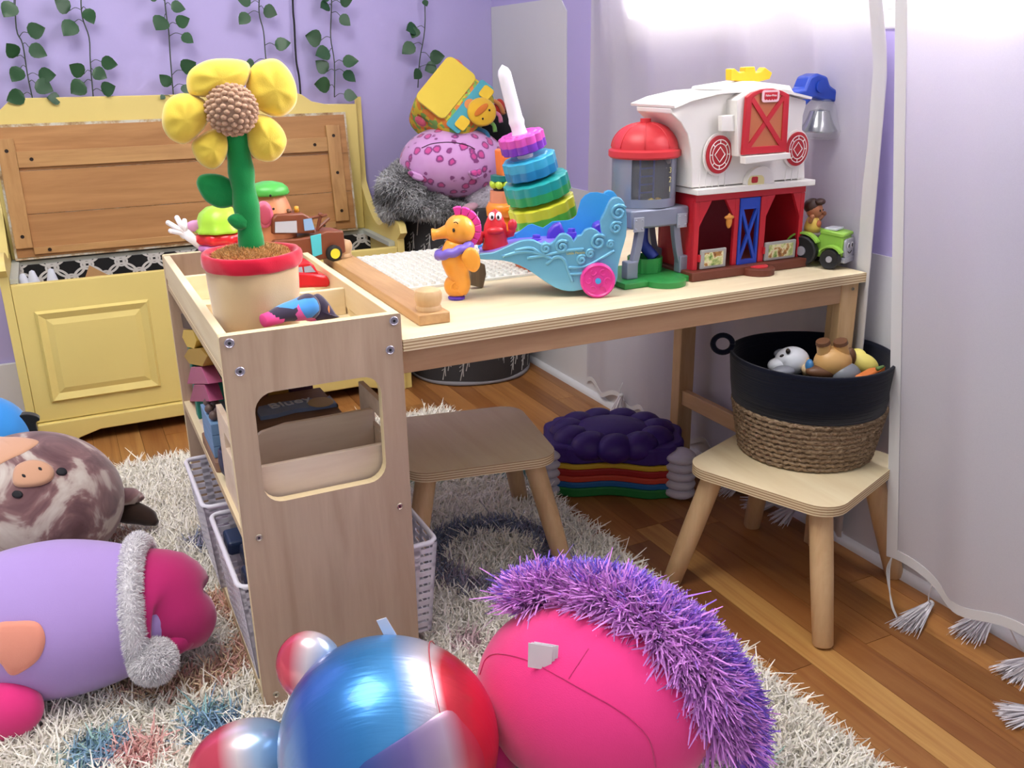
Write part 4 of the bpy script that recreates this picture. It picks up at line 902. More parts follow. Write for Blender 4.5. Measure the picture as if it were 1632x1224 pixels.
for s in (-1, 1):
    m = MB(); m.tube([CR @ Vector((s*cw*.6, 0, hh*.35)), CR @ Vector((s*cw*1.15, -.003, hh*.4)), CR @ Vector((s*cw*1.2, -.008, hh*(.55 if s > 0 else .33)))], [.005, .006, .007], 8); m.ell(CR @ Vector((s*cw*1.22, -.009, hh*(.62 if s > 0 else .30))), (.008, .006, .010), n=12, k=8); m.obj('claw', pl_crab, cr, smooth=True)
    ee = MB().ell(CR @ Vector((s*cw*.25, -cw*.40, hh*.84)), (.0052, .004, .0068), n=12, k=8).obj('eye', pl_wht, cr, smooth=True)
    MB().ell(CR @ Vector((s*cw*.22, -cw*.40-.0036, hh*.83)), (.0022, .0012, .0032), n=8, k=6).obj('pupil', M('eye_black', '#1c120c', .2), ee, smooth=True)
# ================================================================== ring stacker behind the ship
SYk = 1.47
stk = emp('ring_stacker', (0, SYk, tz), 'ring stacking toy with scalloped two tone rings on a leaning white pole', 'stacking toy')
pb, pt = ony(866, 362, SYk), ony(800, 103, SYk); stk.location = (ony(875, 400, SYk).x, SYk, tz)
axs = (pt-pb).normalized(); up = axs; R3 = frame((0, 0, 0), up.cross(Vector((0, 1, 0))).cross(up) if False else Vector((up.z, 0, -up.x)), Vector((0, 1, 0)))
def ringat(px, py, wpx, hpx, c1, c2, nm, k_=12, amp=.05, lobes=True):
    c = ony(px, py, SYk); r = abs(ony(px+wpx, py, SYk).x-c.x); h = abs(ony(px, py-hpx, SYk).z-ony(px, py, SYk).z)
    X = Vector((0, 1, 0)).cross(up).normalized(); MM = Matrix(((X.x, 0, up.x, c.x), (X.y, 1, up.y, c.y), (X.z, 0, up.z, c.z), (0, 0, 0, 1)))
    ti = Matrix.Rotation(-.10, 4, 'Y') @ Matrix.Rotation(.22, 4, 'X')
    wb = (lambda a, kk: 1-amp+amp*abs(math.cos(k_*a/2))*1.3) if lobes else (lambda a, kk: 1-amp*1.5*(1-abs(math.sin(k_*a/2)))**.7)
    m = MB(); m.lathe([(r*.25, 0), (r*.93, 0), (r, h*.06), (r, h*.5)], 120, MM, wb); m.slot = 1
    m.lathe([(r, h*.5), (r, h*.94), (r*.94, h), (r*.75, h), (r*.70, h*1.06), (r*.45, h*1.06), (r*.3, h)], 120, MM, wb); o = m.obj('ring', [M('ring_'+c1, c1, .32), M('ring_'+c2, c2, .32)], stk, smooth='auto'); o['label'] = nm
ringat(836, 240, 32, 28, '#7a35b4', '#d452b4', 'magenta and purple scalloped ring', 12, .07)
ringat(849, 279, 38, 31, '#1c7db2', '#3aa6cc', 'two tone blue faceted ring', 10, .05, False)
ringat(860, 314, 45, 32, '#2f9d58', '#1f9a98', 'teal and green scalloped ring', 14, .05)
ringat(869, 352, 47, 34, '#58b23e', '#cfd037', 'yellow and green faceted ring', 12, .05, False)
ringat(878, 378, 52, 22, '#c9622c', '#d9703a', 'orange base ring', 12, .03, False)
m = MB(); pts = [pt.lerp(pb, t) for t in np.linspace(0, 1, 40)]
m.tube(pts, [.0001 if i == 0 else (.0085 if i == 1 else .0112+.0016*(1 if (i > 12 and i % 4 < 2) else 0)+.003*i/40) for i in range(40)], 16); m.obj('pole', M('white_translucent', '#f4f0fa', .3), stk, smooth=True)
MB().lathe([(.0001, 0), (.05, 0), (.062, .006), (.064, .02), (.055, .03), (.03, .04), (.0001, .045)], 36, Matrix.Translation((stk.location.x, SYk, tz))).obj('rocking_base', M('stack_base', '#c65a2a', .4), stk, smooth=True)
# small orange toy tower behind the stacker
OY = 1.62; ot = emp('orange_toy_tower', (ony(800, 380, OY).x, OY, tz), 'orange toy tower with teal and lime bead bands beside the stacker', 'toy')
def lv(y): return ony(800, y, OY).z
cx = ony(801, 300, OY).x; pw = abs(ony(820, 300, OY).x-ony(801, 300, OY).x)
m_or = M('tower_orange', '#f07a3c', .4); m_or2 = M('tower_amber', '#f08a24', .35)
MB().lathe([(.0001, tz), (pw*1.2, tz), (pw*1.1, lv(350)), (pw*.9, lv(342))], 20, Matrix.Translation((cx, OY, 0))).obj('base', m_or2, ot, smooth='auto')
MB().lathe([(.0001, lv(345)), (pw*1.25, lv(343)), (pw*1.3, lv(330)), (pw*1.1, lv(322)), (.0001, lv(321))], 20, Matrix.Translation((cx, OY, 0))).obj('rim', m_or2, ot, smooth=True)
MB().lathe([(.0001, lv(322)), (pw, lv(322)), (pw*.95, lv(303)), (.0001, lv(303))], 20, Matrix.Translation((cx, OY, 0))).obj('drum', M('tower_peach', '#d98a6a', .35), ot, smooth='auto')
MB().lathe([(.0001, lv(303)), (pw*.7, lv(303)), (pw*.7, lv(297)), (.0001, lv(297))], 16, Matrix.Translation((cx, OY, 0))).obj('black_band', M('band_black', '#1a181a', .4), ot, smooth='auto')
for i in range(8):
    a = i*PI/4; MB().ell((cx+pw*.72*math.cos(a), OY+pw*.72*math.sin(a), lv(293)), .0082, n=10, k=8).obj('bead', M('bead_lime', '#b9d23a', .35), ot, smooth=True)
MB().lathe([(.0001, lv(288)), (pw*.9, lv(288)), (pw*.9, lv(279)), (.0001, lv(279))], 20, Matrix.Translation((cx, OY, 0))).obj('teal_band', M('band_teal', '#14716e', .35), ot, smooth='auto')
MB().prism(trY([(795, 280), (792, 240), (796, 237), (804, 239), (806, 248), (825, 248), (824, 251), (810, 257), (810, 280)], OY), OY-.012, OY+.012, 'Y').obj('flag', m_or, ot, bevel=.002)
m = MB(); m.tube([ony(815, 288, OY-.012), ony(835, 281, OY-.02)], .0016, 6); m.obj('pin', M('chrome', '#cfcfd4', .15, 1), ot)

# ================================================================== silo
LY = 1.285
si = emp('toy_silo', (ony(1045, 440, LY).x, LY, tz), 'grey toy feed silo with ribbed red dome on a green base', 'toy silo')
pl_grey = M('silver_grey_plastic', '#8d93a6', .35, .3); pl_grn = M('green_plastic', '#2f8f44', .4); pl_rd = M('barn_red', '#c1202e', .42, vary=.05)
c0 = ony(1039, 300, LY+.02); rs = abs(ony(1083, 300, LY+.02).x-c0.x)*.96; SCx, SCy = c0.x, LY+.045
zz = lambda y: ony(1039, y, LY+.02).z
T_ = Matrix.Translation((SCx, SCy, 0))
# tank with window gap: wall sectors
zt0, zt1 = zz(328), zz(246)
m = MB(); a0, a1 = math.radians(214), math.radians(294); NA = 40
def sector(m, r0, r1, z0, z1, A0, A1, n=30):
    v = []; 
    for i in range(n+1):
        a = A0+(A1-A0)*i/n
        for r, z in ((r0, z0), (r1, z0), (r1, z1), (r0, z1)): v.append(T_ @ Vector((r*math.cos(a), r*math.sin(a), z)))
    f = [(i*4+j, i*4+(j+1) % 4, i*4+4+(j+1) % 4, i*4+4+j) for i in range(n) for j in range(4)]+[(0, 1, 2, 3), (n*4+3, n*4+2, n*4+1, n*4)]
    m.add(v, f)
sector(m, rs-.003, rs, zt0, zt1, a1, a0+2*PI, 44); sector(m, rs-.003, rs, zt0, zt0+.014, a0, a1, 14); sector(m, rs-.003, rs, zt1-.006, zt1, a0, a1, 14)
m.lathe([(.0001, zt0), (rs-.0005, zt0), (rs-.0005, zt0+.002), (.0001, zt0+.002)], 32, T_); m.obj('tank', pl_grey, si, smooth='auto')
k = N('clear_plastic'); tr = k.n('ShaderNodeBsdfTransparent'); mx = k.n('ShaderNodeMixShader'); mx.inputs[0].default_value = .10; gl = k.n('ShaderNodeBsdfPrincipled'); gl.inputs['Base Color'].default_value = rgba('#c9cbd6'); gl.inputs['Roughness'].default_value = .1
k.l(tr.outputs[0], mx.inputs[1]); k.l(gl.outputs[0], mx.inputs[2]); k.l(mx.outputs[0], k.t.nodes['Material Output'].inputs[0]); m_clear = k.m
k = N('clear_guard'); tr = k.n('ShaderNodeBsdfTransparent'); mx = k.n('ShaderNodeMixShader'); mx.inputs[0].default_value = .25; gl = k.n('ShaderNodeBsdfPrincipled'); gl.inputs['Base Color'].default_value = rgba('#d4d6dc'); gl.inputs['Roughness'].default_value = .08; k.l(tr.outputs[0], mx.inputs[1]); k.l(gl.outputs[0], mx.inputs[2]); k.l(mx.outputs[0], k.t.nodes['Material Output'].inputs[0]); m_guard = k.m
m = MB(); sector(m, rs-.002, rs-.001, zt0+.014, zt1-.006, a0, a1, 14); m.obj('tank_window', m_clear, si, smooth=True)
m = MB(); 
for y in (270, 283, 296, 309): m.tube([T_ @ Vector((-.012, -.006, zz(y))), T_ @ Vector((.016, -.006, zz(y)))], .0016, 6)
for x in (-.012, .016): m.tube([T_ @ Vector((x, -.006, zt0+.003)), T_ @ Vector((x, -.006, zt1-.004))], .0018, 6)
m.obj('inner_ladder', M('dark_blue_plastic', '#2a3f9a', .4), si)
m = MB(); sector(m, rs-.0045, rs-.0032, zt0+.0021, zt1-.001, math.radians(300), math.radians(570), 30); m.obj('inner_shade_sheet', M('tank_shade', '#2c2c3a', .5), si)  # dark sheet added to stand in for the shade inside the tank
for i in range(10):
    a = math.radians(random.uniform(215, 345)); r = rs*random.uniform(.35, .78); MB().ell(T_ @ Vector((r*math.cos(a), r*math.sin(a), zt0+.0062+.0012*(i % 3))), (.0042, .0042, .0038), n=8, k=6).obj('corn_bead', M('corn_yellow', '#e0c338', .35), si, smooth=True)
for i, t in enumerate('321'):
    a = math.radians(288); text('level_number', t, .013, M('number_cream', '#d8d49a', .5), frame(T_ @ Vector(((rs+.0005)*math.cos(a), (rs+.0005)*math.sin(a), zz(270+i*15))), (-math.sin(a), math.cos(a), 0), (0, 0, 1)), si, .0003)
zd = zz(252)
dm = MB().lathe([(rs*1.06, zd), (rs*1.12, zd+.003), (rs*1.12, zd+.012), (rs*1.03, zd+.015)]+[(rs*1.03*math.cos(t)**.9, zd+.015+(zz(196)-zd-.015)*math.sin(t)) for t in np.linspace(.05, 1.45, 10)]+[(.0001, zz(196))], 36, T_).obj('dome', M('dome_red', '#d1343c', .4), si, smooth='auto')
m = MB()
for i in range(8):
    a = i*PI/4+.2; m.tube([T_ @ Vector((rs*1.035*math.cos(t)**.9*math.cos(a), rs*1.035*math.cos(t)**.9*math.sin(a), zd+.015+(zz(196)-zd-.015)*math.sin(t))) for t in np.linspace(.05, 1.5, 10)], .0011, 5)
m.obj('dome_rib', M('dome_red', '#d1343c', .4), dm, smooth=True)
MB().lathe([(.0001, zz(200)), (.009, zz(200)), (.009, zz(190)), (.0001, zz(190))], 14, T_).obj('dome_knob', M('dome_red', '#d1343c', .4), dm, smooth='auto')
# platform and legs
zp0, zp1 = zz(362), zz(334)
MB().box((SCx-rs*1.05, LY-.008, zp0+.004), (SCx+rs*1.08, LY+.088, zt0-.0005)).obj('platform', pl_grey, si, bevel=.004, smooth='auto')
def legpts(x0, x1, y, zt, zb): return [Vector((x0, y, zt)), Vector((x0+(x1-x0)*.35, y, zt+(zb-zt)*.45)), Vector((x1, y, zb))]
for s, x0, x1 in ((-1, SCx-rs*.62, SCx-rs*.95), (1, SCx+rs*.68, SCx+rs*1.02)):
    for y in (LY+.002, LY+.078):
        m = MB(); P_ = smooth_open(legpts(x0, x1, y, zp0+.004, tz+.010), 4)
        v = []; 
        for p in P_: v += [p+Vector((-.0065, -.006, 0)), p+Vector((.0065, -.006, 0)), p+Vector((.0065, .006, 0)), p+Vector((-.0065, .006, 0))]
        n_ = len(P_); m.add(v, [(i*4+j, i*4+(j+1) % 4, i*4+4+(j+1) % 4, i*4+4+j) for i in range(n_-1) for j in range(4)]+[(0, 1, 2, 3), (n_*4-1, n_*4-2, n_*4-3, n_*4-4)]); lg = m.obj('leg', pl_grey, si, bevel=.001)
        MB().box((x1-.011, y-.009, tz+.010), (x1+.011, y+.009, tz+.040)).obj('leg_foot', pl_grey, lg, bevel=.002)
    m = MB(); xx = SCx+s*rs*.8; m.box((xx-.010, LY-.0105, zp0), (xx+.010, LY-.0075, zp0+.024)); pt_ = m.obj('rivet_plate', M('silver_light', '#b0b4c0', .3, .4), si, bevel=.001)
    m = MB()
    for dx in (-.006, .006):
        for dz in (.005, .019): m.ell((xx+dx, LY-.0106, zp0+dz), .0017, n=8, k=6)
    m.obj('rivet', M('silver_light', '#b0b4c0', .3, .4), pt_, smooth=True)
bl_, br_ = SCx-rs*1.5, SCx+rs*1.45
MB().box((bl_, LY-.030, tz), (br_, LY+.10, tz+.010)).obj('base', pl_grn, si, bevel=.0015)
MB().lathe([(.0001, tz), (.036, tz), (.036, tz+.0095), (.034, tz+.0105), (.0001, tz+.0105)], 30, Matrix.Translation((SCx, LY-.026, 0))).obj('base_step', pl_grn, si, smooth='auto')
MB().lathe([(.024, tz+.0105), (.029, tz+.0105), (.030, tz+.036), (.027, tz+.036), (.025, tz+.014), (.0001, tz+.013)], 48, Matrix.Translation((SCx+.004, LY+.040, 0)), lambda a, kk: 1+.03*math.sin(18*a)).obj('bucket', pl_grn, si, smooth='auto')
m = MB(); m.tube(smooth_open([Vector((SCx+.004, LY+.05, zp0)), Vector((SCx+.002, LY+.045, zp0-.03)), Vector((SCx+.008, LY+.035, tz+.045)), Vector((SCx+.014, LY+.025, tz+.034))], 4), .010, 8); m.obj('chute', M('dark_blue_plastic', '#2a3f9a', .4), si, smooth=True)

# ================================================================== barn
BYf = 1.262; D = .105
ba = emp('toy_barn', (ony(1195, 430, BYf).x, BYf, tz), 'white and red toy barn with blue door and bell', 'toy barn')
pl_wh = M('barn_white', '#f0ece8', .38); pl_dred = M('barn_dark_red', '#8e1422', .5); pl_blue = M('barn_blue', '#2247b4', .35); pl_brown = M('barn_brown', '#6a3424', .5, vary=.1, vscale=30); pl_tan = M('barn_tan_panel', '#c0714a', .5)
Q = lambda L, Y=BYf: trY(L, Y)
zl = lambda x, y, Y=BYf: ony(x, y, Y).z
xl = lambda x, y, Y=BYf: ony(x, y, Y).x
x_l, x_r = xl(1106, 380), xl(1279, 360); zf = tz+.016; zt_ = (zl(1103, 312)+zl(1285, 294))/2
# base with rounded step
MB().box((x_l-.012, BYf-.016, tz), (x_r+.004, BYf+D, zf)).obj('base', pl_brown, ba, bevel=.002)
MB().lathe([(.0001, tz), (.030, tz), (.030, tz+.011), (.028, tz+.0125), (.0001, tz+.0125)], 30, Matrix.Translation((xl(1198, 430), BYf-.014, 0))).obj('doorstep', pl_brown, ba, smooth='auto')
MB().lathe([(.0001, tz+.0126), (.017, tz+.0126), (.017, tz+.0145), (.0001, tz+.015)], 26, Matrix.Translation((xl(1198, 430), BYf-.016, 0))).obj('button', M('button_red', '#d8323c', .35), ba, smooth='auto')
# lower walls
MB().box((x_l, BYf+D-.006, zf), (x_r, BYf+D, zt_)).obj('rear_wall', pl_dred, ba)
for x0 in (x_l, x_r-.005): MB().box((x0, BYf+.0071, zf), (x0+.005, BYf+D-.0061, zt_)).obj('side_wall', pl_rd, ba)
xs = {'a': x_l, 'b': xl(1102, 400)+.010, 'c': xl(1166, 370), 'd': xl(1176, 370), 'e': xl(1212, 360), 'f': xl(1220, 360), 'g': x_r-.008, 'h': x_r}
ztop = zt_-.012
for nm, a, b in (('p', x_l, x_l+.010), ('p', xl(1168, 390), xl(1175, 390)), ('p', xl(1209, 385), xl(1218, 385)), ('p', x_r-.009, x_r)):
    MB().box((a, BYf, zf), (b, BYf+.007, ztop-.0005)).obj('post', pl_rd, ba, bevel=.001)
MB().box((x_l, BYf, ztop), (x_r, BYf+.007, zt_)).obj('lintel', pl_rd, ba)
def gus(x0, x1, up_, s):
    MB().prism([(x0, ztop-.0006), (x1, ztop-.0006), (x0, ztop-up_)], BYf+.0005, BYf+.0065, 'Y').obj('corner_brace', pl_rd, ba)
o1, o2, o3, o4 = x_l+.0101, xl(1168, 390)-.0001, xl(1218, 385)+.0001, x_r-.0091
gus(o1, o1+.024, .042, 1); gus(o2, o2-.020, .034, -1); gus(o3, o3+.018, .036, 1); gus(o4, o4-.018, .042, -1)
# blue door with X
dx0, dx1 = xl(1176, 380), xl(1207, 375); dz0, dz1 = zf+.0005, ztop-.001; bd_ = .008
o_ = [(dx0, dz0), (dx1, dz0), (dx1, dz1), (dx0, dz1)]; i_ = [(dx0+bd_*.6, dz0+bd_), (dx1-bd_*.6, dz0+bd_), (dx1-bd_*.6, dz1-bd_*2.4), (dx0+bd_*.6, dz1-bd_*2.4)]
MB().ring(o_, i_, BYf-.002, BYf+.004, 'Y').obj('door_frame', pl_blue, ba)
m = MB()
def bar(a, b, w, y0, y1): 
    d = Vector((b[0]-a[0], b[1]-a[1])).normalized(); n = Vector((-d.y, d.x))*w/2
    return [(a[0]+n.x, a[1]+n.y), (a[0]-n.x, a[1]-n.y), (b[0]-n.x, b[1]-n.y), (b[0]+n.x, b[1]+n.y)]
m.prism(bar(i_[0], i_[2], .0055, 0, 0), BYf-.0015, BYf+.0035, 'Y'); m.prism(bar(i_[1], i_[3], .0055, 0, 0), BYf-.0018, BYf+.0032, 'Y'); m.obj('door_cross', pl_blue, ba)
# stable gates with pictures
k = N('farm_picture'); co = k.coord(); f = k.noise(co, 75, 2); k.col(k.ramp(f, [(.30, '#5e8a3c'), (.44, '#c9d08a'), (.52, '#e8e2c0'), (.58, '#b98a4a'), (.68, '#7a4a2a')])); k.set(Roughness=.4); m_pic = k.m
for a, b in ((o1+.004, o2-.016), (o3+.001, o4-.006)):
    g = MB().box((a, BYf-.004, zf+.001), (b, BYf+.001, zf+.034)).obj('stable_gate', M('gate_grey', '#a9a8a6', .5, vary=.1), ba, bevel=.0015)
    MB().box((a+.007, BYf-.0046, zf+.006), (b-.007, BYf-.0041, zf+.029)).obj('gate_picture', m_pic, g)
    MB().box((a-.004, BYf-.003, zf+.014), (a-.0002, BYf+.003, zf+.026)).obj('hinge', pl_rd, g)
# translucent knocker
m = MB(); c = ony(1162, 352, BYf-.006); m.ell(c, (.006, .004, .013)); m.ell(c+Vector((0, 0, .006)), (.010, .005, .004)); m.obj('amber_latch', M('amber_clear', '#d18a3a', .2), ba, smooth=True)
# white upper storey, front outline
fo = [(1103, 300), (1104, 268), (1102, 238), (1097, 214), (1087, 196), (1071, 181), (1070, 173), (1098, 161), (1140, 151), (1190, 147), (1250, 150), (1286, 160), (1286, 168), (1281, 185), (1280, 205), (1283, 240), (1284, 284)]
front = Q(fo)
up_ = MB().prism(front, BYf+.002, BYf+D-.004, 'Y').obj('upper_storey', pl_wh, ba, bevel=.0015, smooth='auto')
# roof skin that overhangs front to back
rl = Q([(1103, 262), (1102, 238), (1097, 214), (1087, 196), (1070, 179), (1070, 172), (1098, 160), (1140, 150), (1190, 146)]); rr_ = Q([(1190, 146), (1250, 149), (1287, 158), (1288, 169)])
def skin(L, t, y0, y1, name):
    m = MB(); n = len(L); v = []
    for i, p in enumerate(L):
        a = Vector(L[max(i-1, 0)]); b = Vector(L[min(i+1, n-1)]); d = (b-a).normalized(); nn = Vector((-d.y, d.x))*t
        for q, y in ((p, y0), ((p[0]+nn.x, p[1]+nn.y), y0), ((p[0]+nn.x, p[1]+nn.y), y1), (p, y1)): v.append((q[0], y, q[1]))
    m.add(v, [(i*4+j, i*4+(j+1) % 4, i*4+4+(j+1) % 4, i*4+4+j) for i in range(n-1) for j in range(4)]+[(0, 1, 2, 3), (n*4-1, n*4-2, n*4-3, n*4-4)]); m.obj(name, pl_wh, up_, smooth='auto')
skin(rl[5:], .004, BYf-.010, BYf+D+.012, 'roof'); skin(rr_[:3], .004, BYf-.010, BYf+D+.012, 'roof')
# ledge
MB().box((x_l-.006, BYf-.012, zt_), (x_r+.010, BYf+D+.002, zt_+.010)).obj('ledge', pl_wh, ba, bevel=.0015)
# grooves: thin vertical battens on the lower front
for px in (1116, 1126, 1136, 1146, 1156, 1252, 1262, 1272):
    x = xl(px, 290); MB().box((x-.0007, BYf+.0008, zt_+.0105), (x+.0007, BYf+.0022, zl(px, 268))).obj('batten', pl_wh, up_)
# arch with sticker
c = ony(1206, 300, BYf); ra = .031
m = MB(); m.prism([(c.x+ra*math.cos(t), zt_+.0102+ra*.95*math.sin(t)) for t in np.linspace(0, PI, 20)], BYf-.009, BYf+.0018, 'Y'); m.obj('arch', pl_wh, ba, bevel=.001, smooth='auto')
s_ = ony(1205, 290, BYf-.0095); stc = MB().prism([(s_.x+p[0], s_.z+p[1]) for p in rrect(-.017, -.011, .017, .011, .009)], BYf-.0102, BYf-.0091, 'Y').obj('sticker', M('sticker_cream', '#e6dca0', .4), ba)
MB().prism([(s_.x-.004+p[0], s_.z+.004+p[1]) for p in rrect(-.0068, -.0052, .0068, .0052, .003)], BYf-.0107, BYf-.0103, 'Y').obj('sticker_display', M('display_red', '#b8242c', .4), stc)
# round vents
m_vred = M('vent_red', '#b6202c', .45)
for a, b, rx, rz_ in ((1143, 246, 20, 26), (1267, 237, 17, 26)):
    c = ony(a, b, BYf); r = abs(ony(a+rx, b, BYf).x-c.x); Rm = frame((c.x, BYf-.0005, c.z), (1, 0, 0), (0, 0, 1)) @ Matrix.Diagonal((1, 1.18, 1, 1))
    MB().lathe([(.0001, -.001), (r*1.13, -.001), (r*1.13, .003), (.0001, .003)], 36, Rm).obj('vent_collar', pl_wh, ba, smooth='auto')
    vt = MB().lathe([(.0001, .003), (r, .003), (r, .006), (r*.9, .0066), (.0001, .0066)], 36, Rm).obj('round_vent', m_vred, ba, smooth='auto')
    m = MB()
    for rr in (.78, .58): m.tube([Rm @ Vector((r*rr*math.cos(t), r*rr*math.sin(t), .0068)) for t in np.linspace(0, 2*PI, 33)], .0008, 5)
    for i in range(8): t = i*PI/4; m.tube([Rm @ Vector((r*.58*math.cos(t), r*.58*math.sin(t), .0068)), Rm @ Vector((r*.78*math.cos(t), r*.78*math.sin(t), .0068))], .0008, 5)
    m.tube([Rm @ Vector((r*.4*math.cos(t), r*.4*math.sin(t), .0068)) for t in np.linspace(0, 2*PI, 5)], .0010, 5); m.obj('vent_grille', pl_wh, vt)
# hay-loft dormer
DYf = BYf-.030
dq = lambda L: trY(L, DYf)
MB().prism(dq([(1180, 250), (1178, 160), (1198, 146), (1228, 138), (1262, 150), (1257, 246)]), DYf+.006, BYf+.03, 'Y').obj('dormer', pl_wh, ba, bevel=.001)
op = dq([(1183, 247), (1190, 155), (1200, 147), (1214, 142), (1232, 141), (1247, 145), (1258, 151), (1253, 242)])
c = (sum(p[0] for p in op)/8, sum(p[1] for p in op)/8); ip = [(c[0]+(p[0]-c[0])*.74, c[1]+(p[1]-c[1])*.84) for p in op]
ldr = MB().ring(op, ip, DYf-.001, DYf+.0055, 'Y').obj('loft_door', pl_rd, ba, bevel=.0008)
MB().prism(ip, DYf+.0012, DYf+.0052, 'Y').obj('door_backing', pl_tan, ldr)
m = MB(); m.prism(bar(ip[0], ip[6], .008, 0, 0), DYf-.0008, DYf+.003, 'Y'); m.prism(bar(ip[7], ip[1], .008, 0, 0), DYf-.0012, DYf+.003, 'Y'); m.obj('door_cross', pl_rd, ldr)
MB().prism(dq([(1183, 261), (1183, 249), (1255, 243), (1256, 252)]), DYf-.008, DYf+.006, 'Y').obj('dormer_sill', pl_wh, ba, bevel=.001)
MB().prism(dq([(1158, 210), (1158, 185), (1185, 183), (1184, 210)]), DYf+.012, DYf+.022, 'Y').obj('door_hinge_block', pl_wh, ba, bevel=.001)
lg = dq([(1227, 153)])[0]
lb = MB().prism([(lg[0]+p[0], lg[1]+p[1]) for p in rrect(-.018, -.0095, .018, .0095, .005)], DYf-.0026, DYf-.0012, 'Y').obj('logo_plate', M('logo_pink_white', '#f0c9cf', .4), ldr)
MB().prism([(lg[0]+p[0], lg[1]+p[1]) for p in [(-.0135, .006), (-.0135, -.004), (-.011, -.0062), (-.0085, -.0045), (-.0055, -.0066), (-.003, -.0045), (0, -.0068), (.003, -.0045), (.0055, -.0066), (.0085, -.0045), (.011, -.0062), (.0135, -.004), (.0135, .006)]], DYf-.0031, DYf-.0027, 'Y').obj('logo_awning', M('logo_red', '#c42030', .4), lb)
text('logo_lettering', 'Fisher-Price', .0048, pl_wh, frame((lg[0], DYf-.0034, lg[1]+.0008), (1, 0, 0), (0, 0, 1)), lb, .0002)
# cupola, weather vane handle
MB().prism(Q([(1128, 152), (1128, 141), (1240, 138), (1250, 150)], BYf+.05), BYf+.02, BYf+.085, 'Y').obj('cupola', pl_wh, ba, bevel=.002)
MB().prism(Q([(1124, 143), (1126, 138), (1180, 129), (1236, 136), (1240, 143)], BYf+.05), BYf+.014, BYf+.09, 'Y').obj('cupola_roof', pl_wh, ba, bevel=.001)
MB().prism(Q([(1162, 128), (1162, 110), (1168, 109), (1176, 116), (1184, 114), (1185, 107), (1200, 106), (1202, 116), (1210, 114), (1216, 107), (1228, 116), (1224, 126), (1200, 132)], BYf+.05), BYf+.045, BYf+.060, 'Y').obj('weather_vane', M('vane_yellow', '#f0c026', .35), ba, bevel=.0015)
# blue arm with bell
AY = BYf+.03
MB().prism(Q([(1255, 148), (1284, 142), (1292, 122), (1305, 117), (1320, 122), (1324, 136), (1338, 146), (1341, 156), (1334, 163), (1312, 160), (1298, 156), (1284, 170), (1272, 160)], AY), AY, AY+.035, 'Y').obj('bell_arm', pl_blue, ba, bevel=.004, smooth='auto')
m = MB(); c = ony(1307, 138, AY); m.lathe([(.0001, 0), (.010, 0), (.010, .003), (.0001, .003)], 24, frame((c.x, AY-.0005, c.z), (1, 0, 0), (0, 0, 1))); m.obj('arm_pivot', pl_blue, ba, smooth='auto')
bc = ony(1303, 215, AY+.016); br2 = abs(ony(1326, 215, AY).x-ony(1303, 215, AY).x); bh = ony(1303, 176, AY).z-ony(1303, 213, AY).z
k_ = Matrix.Translation((bc.x, AY+.016, ony(1303, 211, AY).z))
MB().lathe([(br2*.95, 0), (br2, .002), (br2*.93, .005), (br2*.74, bh*.35), (br2*.58, bh*.7), (br2*.5, bh*.9), (.0001, bh)], 32, k_).obj('bell', M('bell_chrome', '#a8a8ac', .18, 1), ba, smooth='auto')
MB().lathe([(br2*1.12, -.012), (br2*1.2, .002), (br2*1.02, bh*.4), (br2*.8, bh*1.15), (br2*.4, bh*1.45), (.0001, bh*1.5)], 32, k_).obj('bell_guard', m_guard, ba, smooth=True)
# ================================================================== tractor and driver
tr_ = emp('toy_tractor', (0, 0, tz), 'lime green toy tractor with smiling grey front at the table end', 'toy tractor')
pl_lime = M('tractor_lime', '#8fc04a', .35); pl_sil = M('tractor_silver', '#a6a6b2', .35, .2); pl_tyre = M('tractor_tyre', '#16171c', .6)
ax_, ay_ = onz(1318, 428, tz), onz(1362, 418, tz)
gx = Vector((.38, -.925, 0)).normalized()   # nose direction: towards right-front of the picture
gc = Vector((1.236, 1.240, tz)); tr_.location = gc
gs = Vector((-gx.y, gx.x, 0)) ; GM = Matrix(((gx.x, gs.x, 0, gc.x), (gx.y, gs.y, 0, gc.y), (0, 0, 1, tz), (0, 0, 0, 1))) @ Matrix.Scale(1.10, 4)
G = lambda *p: GM @ Vector(p)
MB().prism([(-.045, .016), (.030, .016), (.034, .022), (.034, .050), (.030, .054), (-.004, .058), (-.010, .046), (-.045, .046)], -.017, .017, 'Y', GM).obj('body', pl_lime, tr_, bevel=.003, smooth='auto')
MB().prism([(-.006, .0545), (.032, .0505), (.036, .054), (.034, .058), (-.002, .062), (-.006, .060)], -.019, .019, 'Y', GM).obj('bonnet', pl_lime, tr_, bevel=.002, smooth='auto')
fp = MB().prism(rrect(-.0165, .018, .0165, .049, .006), .0342, .0385, 'X', GM).obj('face_plate', pl_sil, tr_, bevel=.001, smooth='auto')
for s in (-1, 1):
    e_ = MB().ell(G(.0388, s*.0068, .038), (.0008, .0034, .0048), rot=GM.to_3x3(), n=12, k=8).obj('eye', pl_wht, fp, smooth=True)
    MB().ell(G(.0395, s*.0065, .0375), (.0006, .0024, .0034), rot=GM.to_3x3(), n=10, k=8).obj('pupil', M('eye_black', '#1c120c', .2), e_, smooth=True)
m = MB(); m.tube([G(.0389, y, .0285-(.0035*(1-(y/.007)**2))) for y in np.linspace(-.007, .007, 9)], .0007, 5); m.obj('smile', M('eye_black', '#1c120c', .2), fp)
MB().prism(rrect(-.019, .010, .019, .019, .003), .026, .040, 'X', GM).obj('bumper', pl_sil, tr_, bevel=.001)
